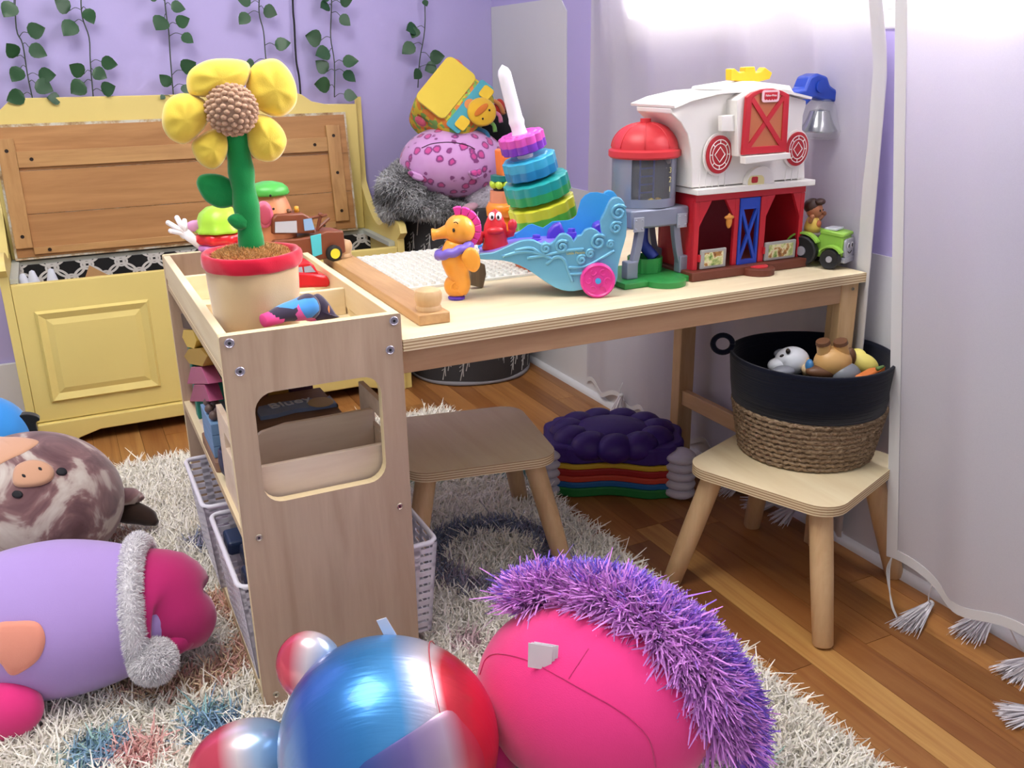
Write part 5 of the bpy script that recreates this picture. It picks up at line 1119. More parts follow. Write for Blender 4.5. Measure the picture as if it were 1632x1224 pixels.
for s in (-1, 1):
    for x, r, w in ((.018, .0165, .012), (-.030, .025, .014)):
        Rm = GM @ frame((x, s*.019, r), (1, 0, 0), (0, 0, 1)) if s < 0 else GM @ frame((x, s*.019, r), (-1, 0, 0), (0, 0, 1))
        wh = MB().lathe([(.0001, 0), (r*.9, 0), (r, .002), (r, w-.002), (r*.9, w), (r*.55, w*.85), (.0001, w*.85)], 28, Rm, lambda a, kk: 1+(.02*math.copysign(1, math.sin(14*a)) if kk in (2, 3) else 0)).obj('wheel', pl_tyre, tr_, smooth='auto')
        MB().lathe([(.0001, w*.86), (r*.32, w*.86), (r*.30, w*1.0), (.0001, w*1.0)], 18, Rm).obj('hub', pl_sil, wh, smooth='auto')
        m = MB(); R_ = r+.003; v = []
        for i in range(9):
            t = PI*(.18+.64*i/8)
            for rr, yy in ((R_, s*.018), (R_+.003, s*.018), (R_+.003, s*.031), (R_, s*.031)): v.append(G(x+rr*math.cos(t), yy, r+rr*math.sin(t)))
        m.add(v, [(i*4+j, i*4+(j+1) % 4, i*4+4+(j+1) % 4, i*4+4+j) for i in range(8) for j in range(4)]+[(0, 1, 2, 3), (35, 34, 33, 32)]); m.obj('mudguard', pl_lime, tr_, smooth='auto')
MB().lathe([(.0001, 0), (.020, 0), (.020, .004), (.016, .006), (.0001, .006)], 24, GM @ Matrix.Translation((-.028, 0, .0465))).obj('seat', M('tractor_grey', '#77706e', .4), tr_, smooth='auto')
m = MB(); m.box((-.001, -.014, .0605), (.020, .014, .064), GM); m.obj('clear_panel', M('tractor_glass', '#c9ccd6', .2), tr_, bevel=.001)
fg = emp('toy_farmer', G(-.028, 0, .0528), 'small toy farmer figure with brown hair sitting on the tractor', 'toy figure')
skin_ = M('figure_skin', '#a86a48', .4); m = MB(); fz = .0530
MB().lathe([(.0001, 0), (.0125, 0), (.0135, .008), (.011, .018), (.008, .024), (.0001, .025)], 20, GM @ Matrix.Translation((-.028, 0, fz))).obj('body', M('figure_yellow', '#e2bf58', .4), fg, smooth=True)
MB().ell(G(-.0175, 0, fz+.013), (.004, .007, .007), rot=GM.to_3x3()).obj('bib', M('figure_bib', '#b5623a', .4), fg, smooth=True)
hd = MB().ell(G(-.027, 0, fz+.036), (.0135, .0135, .0145), rot=GM.to_3x3()).obj('head', skin_, fg, smooth=True)
m = MB(); m.ell(G(-.0305, 0, fz+.0415), (.0145, .0150, .0130), rot=GM.to_3x3()); m.ell(G(-.019, .001, fz+.0495), (.0085, .0115, .0055), rot=GM.to_3x3()); m.obj('hair', M('figure_hair', '#3d2219', .45), hd, smooth=True)
for s in (-1, 1):
    MB().ell(G(-.0145, s*.0052, fz+.036), (.0012, .0015, .0020), rot=GM.to_3x3(), n=8, k=6).obj('eye', M('eye_black', '#1c120c', .2), hd, smooth=True)
    m = MB(); m.tube([G(-.028, s*.010, fz+.019), G(-.024, s*.018, fz+.019), G(-.020, s*.022, fz+.026)], [.0045, .004, .0035], 8); m.ell(G(-.0195, s*.0225, fz+.0275), .0046, n=10, k=8); m.obj('arm', skin_, fg, smooth=True)
MB().ell(G(-.0133, 0, fz+.0335), .0016, n=8, k=6).obj('nose', skin_, hd, smooth=True)
# ================================================================== plush animals in the foreground
def basis(xd, zd=(0, 0, 1)):
    x = Vector(xd).normalized(); z = Vector(zd); z = (z-x*z.dot(x)).normalized(); y = z.cross(x); return Matrix(((x.x, y.x, z.x), (x.y, y.y, z.y), (x.z, y.z, z.z)))
def body(name, c, r, R, mat, parent, fn=None, n=48, k=32, loc=True):
    m = MB(); m.ell((0, 0, 0), r, None, n, k, fn); o = m.obj(name, mat, None, smooth=True); o.matrix_world = Matrix.Translation(c) @ R.to_4x4(); o.parent = parent; o.matrix_parent_inverse = pinv(parent); return o
def surf(c, r, R, th, ph, off=1.0):
    """point and normal on ellipsoid: th = longitude about local z, ph = latitude"""
    d = Vector((math.cos(ph)*math.cos(th), math.cos(ph)*math.sin(th), math.sin(ph))); p = Vector((d.x*r[0], d.y*r[1], d.z*r[2])); nn = Vector((d.x/r[0], d.y/r[1], d.z/r[2])).normalized()
    return c+R @ (p*off), (R @ nn)
def hit(px, py, c, r, R):
    """first point of the camera ray on the ellipsoid"""
    d = ray(px, py); Ri = R.transposed(); o = Ri @ (CAM-c); q = Ri @ d
    o = Vector((o.x/r[0], o.y/r[1], o.z/r[2])); q = Vector((q.x/r[0], q.y/r[1], q.z/r[2])); A = q.dot(q); B = o.dot(q); C_ = o.dot(o)-1; D_ = B*B-A*C_
    if D_ < 0: t = -B/A
    else: t = (-B-math.sqrt(D_))/A
    p = CAM+d*t; l = Ri @ (p-c); nn = (R @ Vector((l.x/r[0]**2, l.y/r[1]**2, l.z/r[2]**2))).normalized(); return p, nn
def patch(px, c, r, R, name, mat, parent, th=.004, sm_=4):
    """flat applique sewn on an ellipsoid, outline given in photo pixels"""
    sc = smooth_closed([(a, b, 0) for a, b in px], sm_); cx = sum(q[0] for q in sc)/len(sc); cy = sum(q[1] for q in sc)/len(sc); m = MB(); v = []; n = len(sc); f = []
    rings = [(.0, 1), (.4, 1), (.75, .95), (.93, .7), (1., 0)]
    p, nn = hit(cx, cy, c, r, R); v.append(p+nn*th)
    for k_, h in rings[1:]:
        for q in sc: p, nn = hit(cx+(q[0]-cx)*k_, cy+(q[1]-cy)*k_, c, r, R); v.append(p+nn*(th*h+.0003))
    f += [(0, 1+i, 1+(i+1) % n) for i in range(n)]
    for L in range(len(rings)-2):
        f += [(1+L*n+i, 1+(L+1)*n+i, 1+(L+1)*n+(i+1) % n, 1+L*n+(i+1) % n) for i in range(n)]
    return m.add(v, f).obj(name, mat, parent, smooth=True)
def furball(name, roots, dirs, L, w, cols, parent, bend=.4, seg=3, jit=.3): return strands(name, roots, dirs, L, w, attrm('fur', .9, .3), np.clip(cols, 0, 1), parent, bend, seg, jit)
RZ = .010
# ---- lavender plush with winter hat
m_lav = plushm('lavender_velour', '#b79add', .05); m_hat = plushm('hat_magenta', '#c22a72', .08); m_hotp = plushm('hot_pink_velour', '#ea3a86', .06); m_coral = plushm('coral_velour', '#ef9c86', .05)
c = onz(98, 985, .118+RZ); r = (.205, .112, .118); R = basis(RT*.98+FW*.28-Vector((0, 0, .0))); R = basis(Vector((RT.x, RT.y, 0))*1.0+Vector((FW.x, FW.y, 0))*.25)
lp = emp('lavender_plush', (c.x, c.y, RZ), 'lavender plush lying on its side in a magenta winter hat', 'plush toy')
body('body', c, r, R, m_lav, lp, lambda p: (p.x, p.y*(1-.12*max(0, p.x)), p.z*(1-.12*max(0, p.x))))
patch([(0, 992), (20, 990), (55, 990), (69, 1003), (72, 1025), (62, 1050), (40, 1068), (18, 1076), (0, 1055), (-25, 1040), (-25, 1005)], c, r, R, 'coral_snout', m_coral, lp, .006)
body('foot', onz(8, 1132, .045+RZ), (.05, .035, .045), R, m_hotp, lp)
# hat: shell over the right end then drooping tail
X = R @ Vector((1, 0, 0)); Zu = Vector((0, 0, 1))
hc = c+X*.118
R2 = frame(hc, R @ Vector((0, 1, 0)), Zu)  # z of this frame is along x
hp = [hc, hc+X*.03, hc+X*.06+Zu*-.005, hc+X*.085-Zu*.018, hc+X*.098-Zu*.045-FWxy*.02 if False else hc+X*.095-Zu*.045]
e1 = onz(300, 985, .075); e2 = onz(270, 1025, .06)
Yn = R @ Vector((0, -1, 0))
m = MB(); P_ = smooth_open([hc-X*.004, hc+X*.030-Zu*.002, hc+X*.052-Zu*.018+Yn*.01, onz(300, 975, .105), onz(286, 1012, .098), onz(258, 1034, .090)], 5); nP = len(P_)
m.tube(P_, [np.interp(i/(nP-1), [0, .2, .4, .6, .8, 1], [.092, .082, .058, .036, .026, .017]) for i in range(nP)], 32); m.obj('hat', m_hat, lp, smooth=True)
m = MB(); TT = []
for t in np.linspace(0, 2*PI, 41): TT.append(hc-X*.002+R @ Vector((0, math.cos(t)*.093, math.sin(t)*.100)))
m.tube(TT, .013, 10); m.obj('hat_band', plushm('white_fleece', '#ece8ec'), lp, smooth=True)
n = 16000; t = RNG.uniform(0, 2*PI, n); s = RNG.uniform(0, 2*PI, n); Rm = np.array(R)
rad = np.stack([np.zeros(n), np.cos(t), np.sin(t)], 1); nrm = (np.cos(s)[:, None]*rad+np.sin(s)[:, None]*np.array([1., 0, 0]))
loc = np.stack([np.zeros(n), np.cos(t)*.093, np.sin(t)*.100], 1)+nrm*.013
furball('hat_band_fur', np.array(hc-X*.002)+loc @ Rm.T, nrm @ Rm.T, .0065, .0011, np.tile(lin('#f1eef2'), (n, 1))*RNG.uniform(.85, 1.05, (n, 1)), lp)
pc = onz(244, 1052, .092)
MB().ell(pc, .029).obj('pompom', plushm('white_fleece', '#ece8ec'), lp, smooth=True)
n = 9000; d = RNG.normal(0, 1, (n, 3)); d /= np.linalg.norm(d, axis=1)[:, None]
furball('pompom_fur', np.array(pc)+d*.029, d, .008, .0012, np.tile(lin('#f4f1f4'), (n, 1))*RNG.uniform(.85, 1.05, (n, 1)), lp)
# ---- marbled pig plush
k = N('marbled_plush'); co = k.coord((1, 1, 1)); f = k.noise(co, 7.5, 4, .55, 1.6); f2 = k.noise(k.coord((1, 1, 1), rot=(1, .4, 2)), 5, 3, .5, 1)
c1 = k.ramp(f, [(.34, '#4a353a'), (.44, '#6d5558'), (.5, '#8a6c6c'), (.56, '#c9bdb4'), (.66, '#dcd6cc')]); k.col(k.mix(k.math('MULTIPLY', f2, .35), c1, '#a5696c')); k.set(Roughness=.9, Sheen_Weight=.4, Specular_IOR_Level=.2); m_marb = k.m
c = onz(58, 800, .125+RZ); r = (.158, .14, .132); R = basis(Vector((RT.x, RT.y, 0))+Vector((FW.x, FW.y, 0))*-.15)
pg = emp('marbled_pig_plush', (c.x, c.y, RZ), 'brown and cream marbled pig plush lying on the rug', 'plush toy')
body('body', c, r, R, m_marb, pg)
m_peach = plushm('peach_velour', '#d9a687', .05)
snt = patch([(20, 765), (24, 746), (42, 736), (62, 735), (80, 742), (87, 753), (82, 766), (65, 774), (40, 777), (25, 775)], c, r, R, 'snout', m_peach, pg, .008)
m_blk = M('felt_black', '#14121a', .7)
for a, b in (((38, 758), 0), ((64, 747), 0)): patch([(a[0]-3, a[1]-2), (a[0]+2, a[1]-1), (a[0]+3, a[1]+3), (a[0]-2, a[1]+2)], c, [q+.0075 for q in r], R, 'nostril', m_blk, snt, .002, 2)
for a, b in ((98, 752), (28, 788)): patch([(a-9, b), (a-4, b-6), (a+5, b-5), (a+9, b+1), (a+4, b+6), (a-5, b+5)], c, r, R, 'eye', m_blk, pg, .003, 3)
patch([(-20, 700), (10, 697), (40, 698), (62, 704), (45, 718), (20, 730), (-20, 745)], c, r, R, 'peach_patch', m_peach, pg, .003)
a0 = onz(180, 800, .10); q0 = onz(183, 795, .10)
m = MB(); m.tube(smooth_open([onz(170, 800, .11), onz(195, 792, .112), onz(215, 792, .10), onz(221, 800, .09)], 4), [.016]*4+[.017]*4+[.014]*4+[.008], 12); m.obj('horn', m_marb, pg, smooth=True)
m_hair = plushm('brown_pile', '#33231c', .2)
m = MB(); m.tube(smooth_open([onz(172, 815, .075), onz(200, 815, .075), onz(230, 822, .062), onz(250, 834, .05)], 5), [np.interp(i/15, [0, .4, .8, 1], [.020, .024, .017, .006]) for i in range(16)], 14); m.obj('tail_tuft', m_hair, pg, smooth=True)
# ---- blue and black plush at the left edge
c = onz(-12, 700, .10+RZ); R = basis(Vector((RT.x, RT.y, 0))); r = (.085, .08, .10)
bp_ = emp('blue_plush', (c.x, c.y, RZ), 'bright blue and black plush at the left edge behind the pig', 'plush toy')
body('body', c, r, R, plushm('bright_blue_velour', '#3f96e6', .05), bp_)
pts = [(2, 692), (10, 676), (25, 665), (42, 661), (58, 664), (64, 670), (57, 675), (60, 692), (40, 697), (20, 697)]
Yb = c.y-.03; m = MB(); m.prism([(a, b) for a, b, _ in smooth_closed([(a, b, 0) for a, b in trY(pts, Yb)], 3)], Yb, Yb+.025, 'Y'); m.obj('black_wing', plushm('black_velour', '#17171c', .1), bp_, bevel=.008, seg=3, smooth='auto')
# ---- shiny red and blue plush
k = N('shiny_gradient_fabric'); t_ = k.n('ShaderNodeTexCoord'); sx = k.n('ShaderNodeSeparateXYZ'); k.l(t_.outputs['Object'], sx.inputs[0])
nz = k.noise(k.coord(), 5, 2); xx = k.math('ADD', k.math('DIVIDE', sx.outputs[0], .34), .5); xx = k.math('ADD', xx, k.math('MULTIPLY', k.math('SUBTRACT', nz, .5), .12))
g1 = k.ramp(xx, [(.0, '#c9d2e8'), (.14, '#8fb2da'), (.30, '#2f62b8'), (.48, '#2f7cc0'), (.62, '#4f9ad8'), (.735, '#e8d8dc'), (.765, '#d43040'), (1, '#c81f36')])
k.col(g1); k.set(Roughness=.30, Metallic=.5, Specular_IOR_Level=.6, Coat_Weight=.25); wv = k.noise(k.coord((3, 30, 3)), 6, 2); k.bump(wv, .12, .004); m_shine = k.m
c = onz(622, 1188, .122+RZ); R = basis(Vector((RT.x, RT.y, 0))*1.0+Vector((FW.x, FW.y, 0))*.15+Vector((0, 0, .25))); r = (.128, .125, .132)
sp_p = emp('shiny_plush', (c.x, c.y, RZ), 'shiny metallic blue and red plush lying in front of the shelf unit', 'plush toy')
body('body', c, r, R, m_shine, sp_p, lambda p: (p.x*1.02, p.y*(1-.07*p.x), p.z*(1-.05*p.x)))
# seams
m = MB()
for xo in (.62,):
    m.tube([c+R @ Vector((r[0]*xo, r[1]*math.sqrt(1-xo*xo)*1.0*math.cos(t), r[2]*math.sqrt(1-xo*xo)*math.sin(t)*1.0)) for t in np.linspace(0, 2*PI, 61)], .0006, 5)
m.obj('seam', M('seam_red', '#c43a4c', .4), sp_p)
kk = N('shiny_belly_fabric'); tt_ = kk.n('ShaderNodeTexCoord'); s2 = kk.n('ShaderNodeSeparateXYZ'); kk.l(tt_.outputs['Object'], s2.inputs[0])
kk.col(kk.ramp(kk.math('ADD', kk.math('MULTIPLY', kk.math('SUBTRACT', s2.outputs[0], c.x), 5.5), .5), [(.15, '#2a4f9c'), (.45, '#7a6aa8'), (.68, '#c9b0c4'), (.82, '#c9485c'), (1, '#c42a40')])); kk.set(Roughness=.3, Metallic=.5, Coat_Weight=.25)
patch([(560, 1232), (610, 1196), (660, 1164), (712, 1132), (738, 1152), (760, 1180), (772, 1215), (765, 1262), (690, 1290), (610, 1285), (570, 1260)], c, r, R, 'belly_panel', kk.m, sp_p, .0012)
m_red_s = N('shiny_red_fabric'); _c = m_red_s.coord((1, 1, 1)); m_red_s.col(m_red_s.ramp(m_red_s.noise(_c, 14, 1), [(.35, '#d43a4c'), (.6, '#c93a52'), (.72, '#d9a2b4')])); m_red_s.set(Roughness=.26, Metallic=.45, Coat_Weight=.25); m_red_s.bump(m_red_s.noise(m_red_s.coord((40, 8, 8)), 4, 2), .25, .004); m_red_s = m_red_s.m
k = N('shiny_gradient_small'); t_ = k.n('ShaderNodeTexCoord'); sx = k.n('ShaderNodeSeparateXYZ'); k.l(t_.outputs['Object'], sx.inputs[0])
k.col(k.ramp(k.math('ADD', k.math('DIVIDE', sx.outputs[0], .15), .5), [(0, '#d23a58'), (.40, '#d84a62'), (.56, '#e8d6da'), (.70, '#a9c3e4'), (1, '#3f9ad8')])); k.set(Roughness=.24, Metallic=.45, Coat_Weight=.25); m_sh2 = k.m
ec = onz(494, 1063, .185); body('ear', ec, (.044, .032, .047), basis(RT*1-FW*.2, (RT.x*.5, RT.y*.5, .8)), m_sh2, sp_p)
body('paw', onz(388, 1212, .06+RZ), (.07, .05, .05), R, m_sh2, sp_p)
m = MB(); q, _n = hit(612, 1008, c, r, R); q = q-_n*.004; X_ = Vector((RT.x, RT.y, 0)); m.add([q, q+X_*.016, q+X_*.004+Vector((0, 0, .026)), q-X_*.008+Vector((0, 0, .022))], [(0, 1, 2, 3)]); m.obj('care_tag', M('tag_white', '#efeaf0', .7), sp_p, solid=.0008)
# ---- hot pink plush with purple mane
c = onz(948, 1108, .118+RZ); R = basis(Vector((RT.x, RT.y, 0))*.94-Vector((FW.x, FW.y, 0))*.40); r = (.158, .125, .122)
hp_ = emp('hot_pink_plush', (c.x, c.y, RZ), 'hot pink plush with fluffy purple mane lying near the shag rug edge', 'plush toy')
body('body', c, r, R, m_hotp, hp_, lambda p: p)
sm_px = [(765, 1075), (775, 1050), (795, 1042), (840, 1052), (880, 1072), (930, 1100), (975, 1125), (1010, 1150), (1035, 1180), (1045, 1222)]
m = MB(); m.tube([(lambda a: a[0]+a[1]*.0004)(hit(q.x, q.y, c, r, R)) for q in smooth_open([Vector((a, b, 0)) for a, b in sm_px], 6)], .0008, 6); m.obj('seam', plushm('seam_pink', '#cc2a70'), hp_)
m = MB(); m.tube([(lambda a: a[0]+a[1]*.0003)(hit(a_, b_, c, r, R)) for a_, b_ in ((906, 1082), (922, 1058), (938, 1034))], .0008, 6); m.obj('dart_seam', plushm('seam_pink', '#cc2a70'), hp_)
body('foot', onz(790, 1200, .05+RZ), (.03, .04, .045), R, plushm('dark_pink_velour', '#c42a72'), hp_)
tg, tn = hit(862, 1062, c, r, R); X_ = Vector((RT.x, RT.y, 0)).normalized(); up_t = Vector((0, 0, 1))
for i in range(3):
    o_ = tg+tn*.004+tn*(-.0035*i)+X_*(.002*i)+up_t*(.002*i); m = MB(); m.add([o_-X_*.014-up_t*.002, o_+X_*.014-up_t*.008, o_+X_*.016+up_t*.026, o_-X_*.013+up_t*.032], [(0, 1, 2, 3)]); m.obj('care_tag', M('tag_white', '#efeaf0', .7), hp_, solid=.0006)
# mane: arc of fur on the far side of the body
mane_px = [(838, 968), (862, 955), (900, 950), (945, 955), (990, 968), (1035, 992), (1075, 1022), (1110, 1060), (1135, 1100), (1150, 1145), (1150, 1190)]
mp_ = smooth_open([Vector((a, b, 0)) for a, b in mane_px], 8); rootp = []
core = []
for q in mp_:
    p, nn = hit(q.x, q.y, c, r, R); core.append((p, nn))
m = MB(); m.tube([p-nn*.012 for p, nn in core], .028, 12); m.obj('mane_core', plushm('purple_pile', '#7a52c0', .15), hp_, smooth=True)
n = 12000; idx = RNG.uniform(0, len(core)-1.001, n); i0 = idx.astype(int); fr = (idx-i0)[:, None]
Pn = np.array([p-nn*.012 for p, nn in core]); Nn = np.array([nn for p, nn in core])
base = Pn[i0]*(1-fr)+Pn[i0+1]*fr; tang = Pn[i0+1]-Pn[i0]; tang /= np.linalg.norm(tang, axis=1)[:, None]; out = Nn[i0]
a = RNG.uniform(-.9, 2.3, n); oth = np.cross(tang, out); dirs = np.cos(a)[:, None]*out+np.sin(a)[:, None]*oth
cen = np.array(c); away = base-cen; away /= np.linalg.norm(away, axis=1)[:, None]; dirs = dirs*.8+away*.6+np.array([FW.x, FW.y, .15])*.25; dirs /= np.linalg.norm(dirs, axis=1)[:, None]
dirs = dirs+.28*np.stack([np.sin(idx*3.1+a*4), np.cos(idx*2.3+a*5), np.sin(idx*4.7-a*3)], 1); dirs /= np.linalg.norm(dirs, axis=1)[:, None]; roots = base+dirs*.020
tt = idx/len(core); pal = np.array([lin(h) for h in ('#a57af0', '#9480f5', '#9a72ea', '#c78cf0', '#b076e2', '#8460d0', '#9a6ae0')])
ci = np.clip((tt*7+RNG.normal(0, .7, n)), 0, 6).astype(int); up2 = (np.sin(a) > .75)
cols = pal[ci]*RNG.uniform(.75, 1.2, (n, 1)); cols[up2] = np.array(lin('#dc92e6'))*RNG.uniform(.7, 1.15, (up2.sum(), 1))
furball('mane_fur', roots, dirs, .048, .0044, cols, hp_, .35, 4, .11)
# ================================================================== hanging ivy garlands on the back wall
k = N('ivy_leaf'); oi = k.n('ShaderNodeObjectInfo'); co = k.coord(); f = k.noise(co, 60, 3)
k.col(k.mix(f, k.ramp(oi.outputs['Random'], [(0, '#12331c'), (1, '#1e4426')]), '#2b5a30')); k.set(Roughness=.38); m_ivy = k.m
m_stem = M('ivy_stem', '#3c4a3e', .7)
def leaf_mesh():
    m = MB(); prof = [(0, 0), (.26, .06), (.44, .24), (.46, .42), (.36, .64), (.18, .84), (0, 1.0)]; v = []; f = []
    for x, y in prof: v += [(-x, y, .10*x*x*2+.06*y*y), (0, y, .03-.10*y*y*.3), (x, y, .10*x*x*2+.06*y*y)]
    for i in range(len(prof)-1):
        for j in range(2): f.append((i*3+j, i*3+j+1, i*3+4+j, i*3+3+j))
    o = m.add(v, f).obj('leaf', m_ivy, None, smooth=True); me = o.data; bpy.data.objects.remove(o); return me
LEAF = leaf_mesh()
VY = 2.755
def vine(stem, leaves, label, off=.018):
    P_ = smooth_open([ony(stem[0][0]-4, -420, VY), ony(stem[0][0]+3, -220, VY)]+[ony(a, b, VY) for a, b in stem], 4); o = emp('ivy_garland', P_[-1], label, 'garland', 'ivy garlands on the lavender wall')
    MB().tube(P_, .0016, 6).obj('stem', m_stem, o, smooth=True)
    for (bx_, by_, tx, ty) in leaves:
        b = ony(bx_, by_, VY-.008+random.uniform(-.008, .004)); t = ony(tx, ty, VY-.012+random.uniform(-.012, .006)); d = t-b; L = d.length
        if L < .004: continue
        z = Vector((random.uniform(-.35, .35), -1, random.uniform(-.2, .5))); x = d.cross(z).normalized(); z = x.cross(d.normalized()); y = d.normalized(); s = L*1.08; sxx = s*random.uniform(.92, 1.12)
        lf = bpy.data.objects.new('leaf', LEAF); COL.objects.link(lf)
        lf.matrix_world = Matrix(((x.x*sxx, y.x*s, z.x*s, b.x), (x.y*sxx, y.y*s, z.y*s, b.y), (x.z*sxx, y.z*s, z.z*s, b.z), (0, 0, 0, 1)))
        lf.parent = o; lf.matrix_parent_inverse = pinv(o)
        near_ = min(P_, key=lambda p: (p-b).length); st_ = MB(); mid = near_.lerp(b, .5)+Vector((0, -.004, .006)); st_.tube(smooth_open([near_, mid, b], 3), .0009, 5); st_.obj('petiole', m_stem, o, smooth=True)
# each leaf: base px -> tip px
vine([(24, -30), (26, 45), (36, 70), (44, 120), (53, 162)], [(22, 5, 7, 26), (44, 52, 70, 45), (46, 75, 73, 88), (27, 90, 11, 70), (33, 108, 20, 129), (61, 120, 88, 120), (56, 132, 83, 145), (38, 150, 12, 160)], 'ivy garland hanging nearest the left edge of the picture')
vine([(129, -30), (131, 25), (142, 60), (144, 100), (149, 160)], [(111, 17, 88, 0), (137, 14, 149, 37), (119, 35, 102, 56), (161, 98, 186, 103), (148, 112, 169, 124), (134, 118, 112, 104), (134, 132, 114, 148), (162, 145, 183, 138), (96, 158, 76, 156)], 'ivy garland second from the left above the bench')
vine([(262, -30), (264, 15), (269, 50), (271, 85), (277, 160)], [(250, 0, 236, -12), (272, 8, 294, 15), (262, 28, 249, 47), (281, 38, 301, 30), (290, 55, 307, 68), (290, 112, 311, 100), (272, 136, 255, 120), (292, 135, 300, 150), (262, 152, 256, 158)], 'ivy garland third from the left beside the flower head')
vine([(414, -30), (413, 20), (420, 50), (424, 95), (432, 130)], [(400, 5, 380, 0), (396, 22, 382, 38), (420, 14, 440, 23), (438, 72, 462, 69), (405, 100, 392, 102)], 'ivy garland behind the right flower petal')
vine([(529, -30), (528, 20), (527, 60), (533, 100), (533, 155)], [(524, 8, 511, 12), (542, 4, 560, 0), (542, 25, 557, 40), (512, 64, 488, 57), (525, 82, 504, 88), (522, 114, 504, 98), (526, 136, 502, 134), (546, 98, 570, 98), (548, 114, 565, 130), (548, 150, 568, 155), (525, 0, 512, -12)], 'ivy garland above the right end of the bench')
vine([(677, -30), (677, 45), (669, 95), (666, 140)], [(676, 0, 680, 10), (664, 44, 648, 48), (660, 70, 642, 85), (685, 92, 707, 90), (695, 105, 678, 112), (670, 112, 660, 125), (664, 44, 657, 60)], 'ivy garland touching the yellow cube toy in the corner')
m = MB(); m.tube(smooth_open([ony(a, b, 2.768) for a, b in ((464, -420), (466, -30), (469, 40), (472, 95), (477, 125), (480, 165))], 5), .0028, 8)
tag(m.obj('black_cable', M('cable_black', '#101014', .5), smooth=True), 'thin black cable running down the lavender wall', 'cable')
# ================================================================== fabric storage basket in the corner
BC = Vector((1.082, 2.545, 0)); Rt, Rb_, Hb = .203, .185, .46
fb = emp('fabric_basket', BC, 'large dark grey fabric basket with white arrow print in the corner', 'basket')
m_fab = M('charcoal_fabric', '#3d3c3f', .9, vary=.1, bump=.1, bscale=250)
zr = ony(700, 338, BC.y-.2).z; Hb = zr
MB().lathe([(.0001, .001), (Rb_, .001), (Rb_+.004, .012), (Rb_+(Rt-Rb_)*.5, Hb*.5), (Rt, Hb-.01), (Rt+.002, Hb), (Rt-.006, Hb), (Rt-.012, Hb-.05), (Rb_-.008, .02), (.0001, .015)], 56, Matrix.Translation(BC), lambda a, k: 1+.012*math.sin(5*a+k)).obj('body', m_fab, fb, smooth=True)
MB().lathe([(Rb_-.002, .0006), (Rb_+.007, .003), (Rb_+.007, .010), (Rb_+.002, .014)], 56, Matrix.Translation(BC), lambda a, k: 1+.012*math.sin(5*a+1)).obj('bottom_piping', M('piping_grey', '#8a878c', .8), fb, smooth=True)
# arrow print: thin raised white strokes following the wall
m = MB()
def bpt(a, z, off=.0022):
    r = Rb_+(Rt-Rb_)*z/Hb; r *= 1+.012*math.sin(5*a+3*z/Hb+1); return BC+Vector(((r+off)*math.cos(a), (r+off)*math.sin(a), z))
for i in range(30):
    for j in range(4):
        a = -2.95+i*.095+.05*(j % 2); z = .04+j*.115+.03*(i % 3)
        if a > -.25 or z > Hb-.045: continue
        s = .032; da = .10
        if i % 3 == 2: m.tube([bpt(a, z), bpt(a+da*.6, min(z+s*2.2, Hb-.005))], .0015, 4, cap=False)
        else:
            for sh_ in (0, .012, .022):
                m.tube([bpt(a-.035, z+s*.2+sh_), bpt(a+.02, z+s*.5+sh_), bpt(a+.02, z-s*.3+sh_)], .0015, 4, cap=False)
            m.tube([bpt(a-.03, z-s*.7), bpt(a+.035, z+s)], .0015, 4, cap=False)
o = m.obj('arrow_print', M('print_white', '#b9b8b6', .9), fb); o['kind'] = 'stuff'
# grey shaggy blanket over the left rim
bl = emp('grey_fur_blanket', BC+Vector((-.12, -.04, Hb)), 'shaggy grey fur blanket over the left rim of the corner basket', 'blanket')
gc_ = [(ony(640, 300, 2.47), (.06, .07, .055)), (ony(625, 320, 2.50), (.035, .06, .05)), (ony(675, 325, 2.43), (.07, .05, .03)), (ony(712, 335, 2.42), (.06, .05, .018)), (ony(650, 285, 2.52), (.05, .06, .05))]
m = MB()
RR = []; DD = []
for c, r in gc_:
    m.ell(c, r, n=18, k=12)
    d = RNG.normal(0, 1, (5200, 3)); d /= np.linalg.norm(d, axis=1)[:, None]; RR.append(np.array(c)+d*np.array(r)); DD.append(d)
m.obj('base', M('fur_base_grey', '#6f6e72', .95), bl, smooth=True)
RR = np.concatenate(RR); DD = np.concatenate(DD); n = len(RR); g = np.clip(.35+.25*np.sin(RR[:, 0]*60)*np.sin(RR[:, 2]*70)+RNG.normal(0, .12, n), .08, .8)
strands('fur', RR, DD, .016, .0022, attrm('fur', .9, .3), np.stack([g, g, g*1.02], 1), bl, .6, 2, .45)
# leopard spot plush
k = N('leopard_velour'); co = k.coord(); vo = k.n('ShaderNodeTexVoronoi', feature='F1'); k.l(co, vo.inputs['Vector']); vo.inputs['Scale'].default_value = 33; vo.inputs['Randomness'].default_value = .9
d = k.math('ADD', vo.outputs['Distance'], k.math('MULTIPLY', k.math('SUBTRACT', k.noise(co, 70, 2), .5), .35))
k.col(k.ramp(d, [(.0, '#d8509a'), (.25, '#cf4a96'), (.29, '#8a3f80'), (.37, '#8a3f80'), (.42, '#d29ad2'), (1, '#d7a3d8')])); k.set(Roughness=.9, Sheen_Weight=.4); m_leo = k.m
LY_ = 2.46; c = ony(722, 258, LY_); r = (.150, .125, .100); R = basis((1, -.25, 0))
lo = emp('leopard_plush', c-Vector((0, 0, .1)), 'pink leopard spotted plush piled on the corner basket', 'plush toy')
body('body', c, r, R, m_leo, lo)
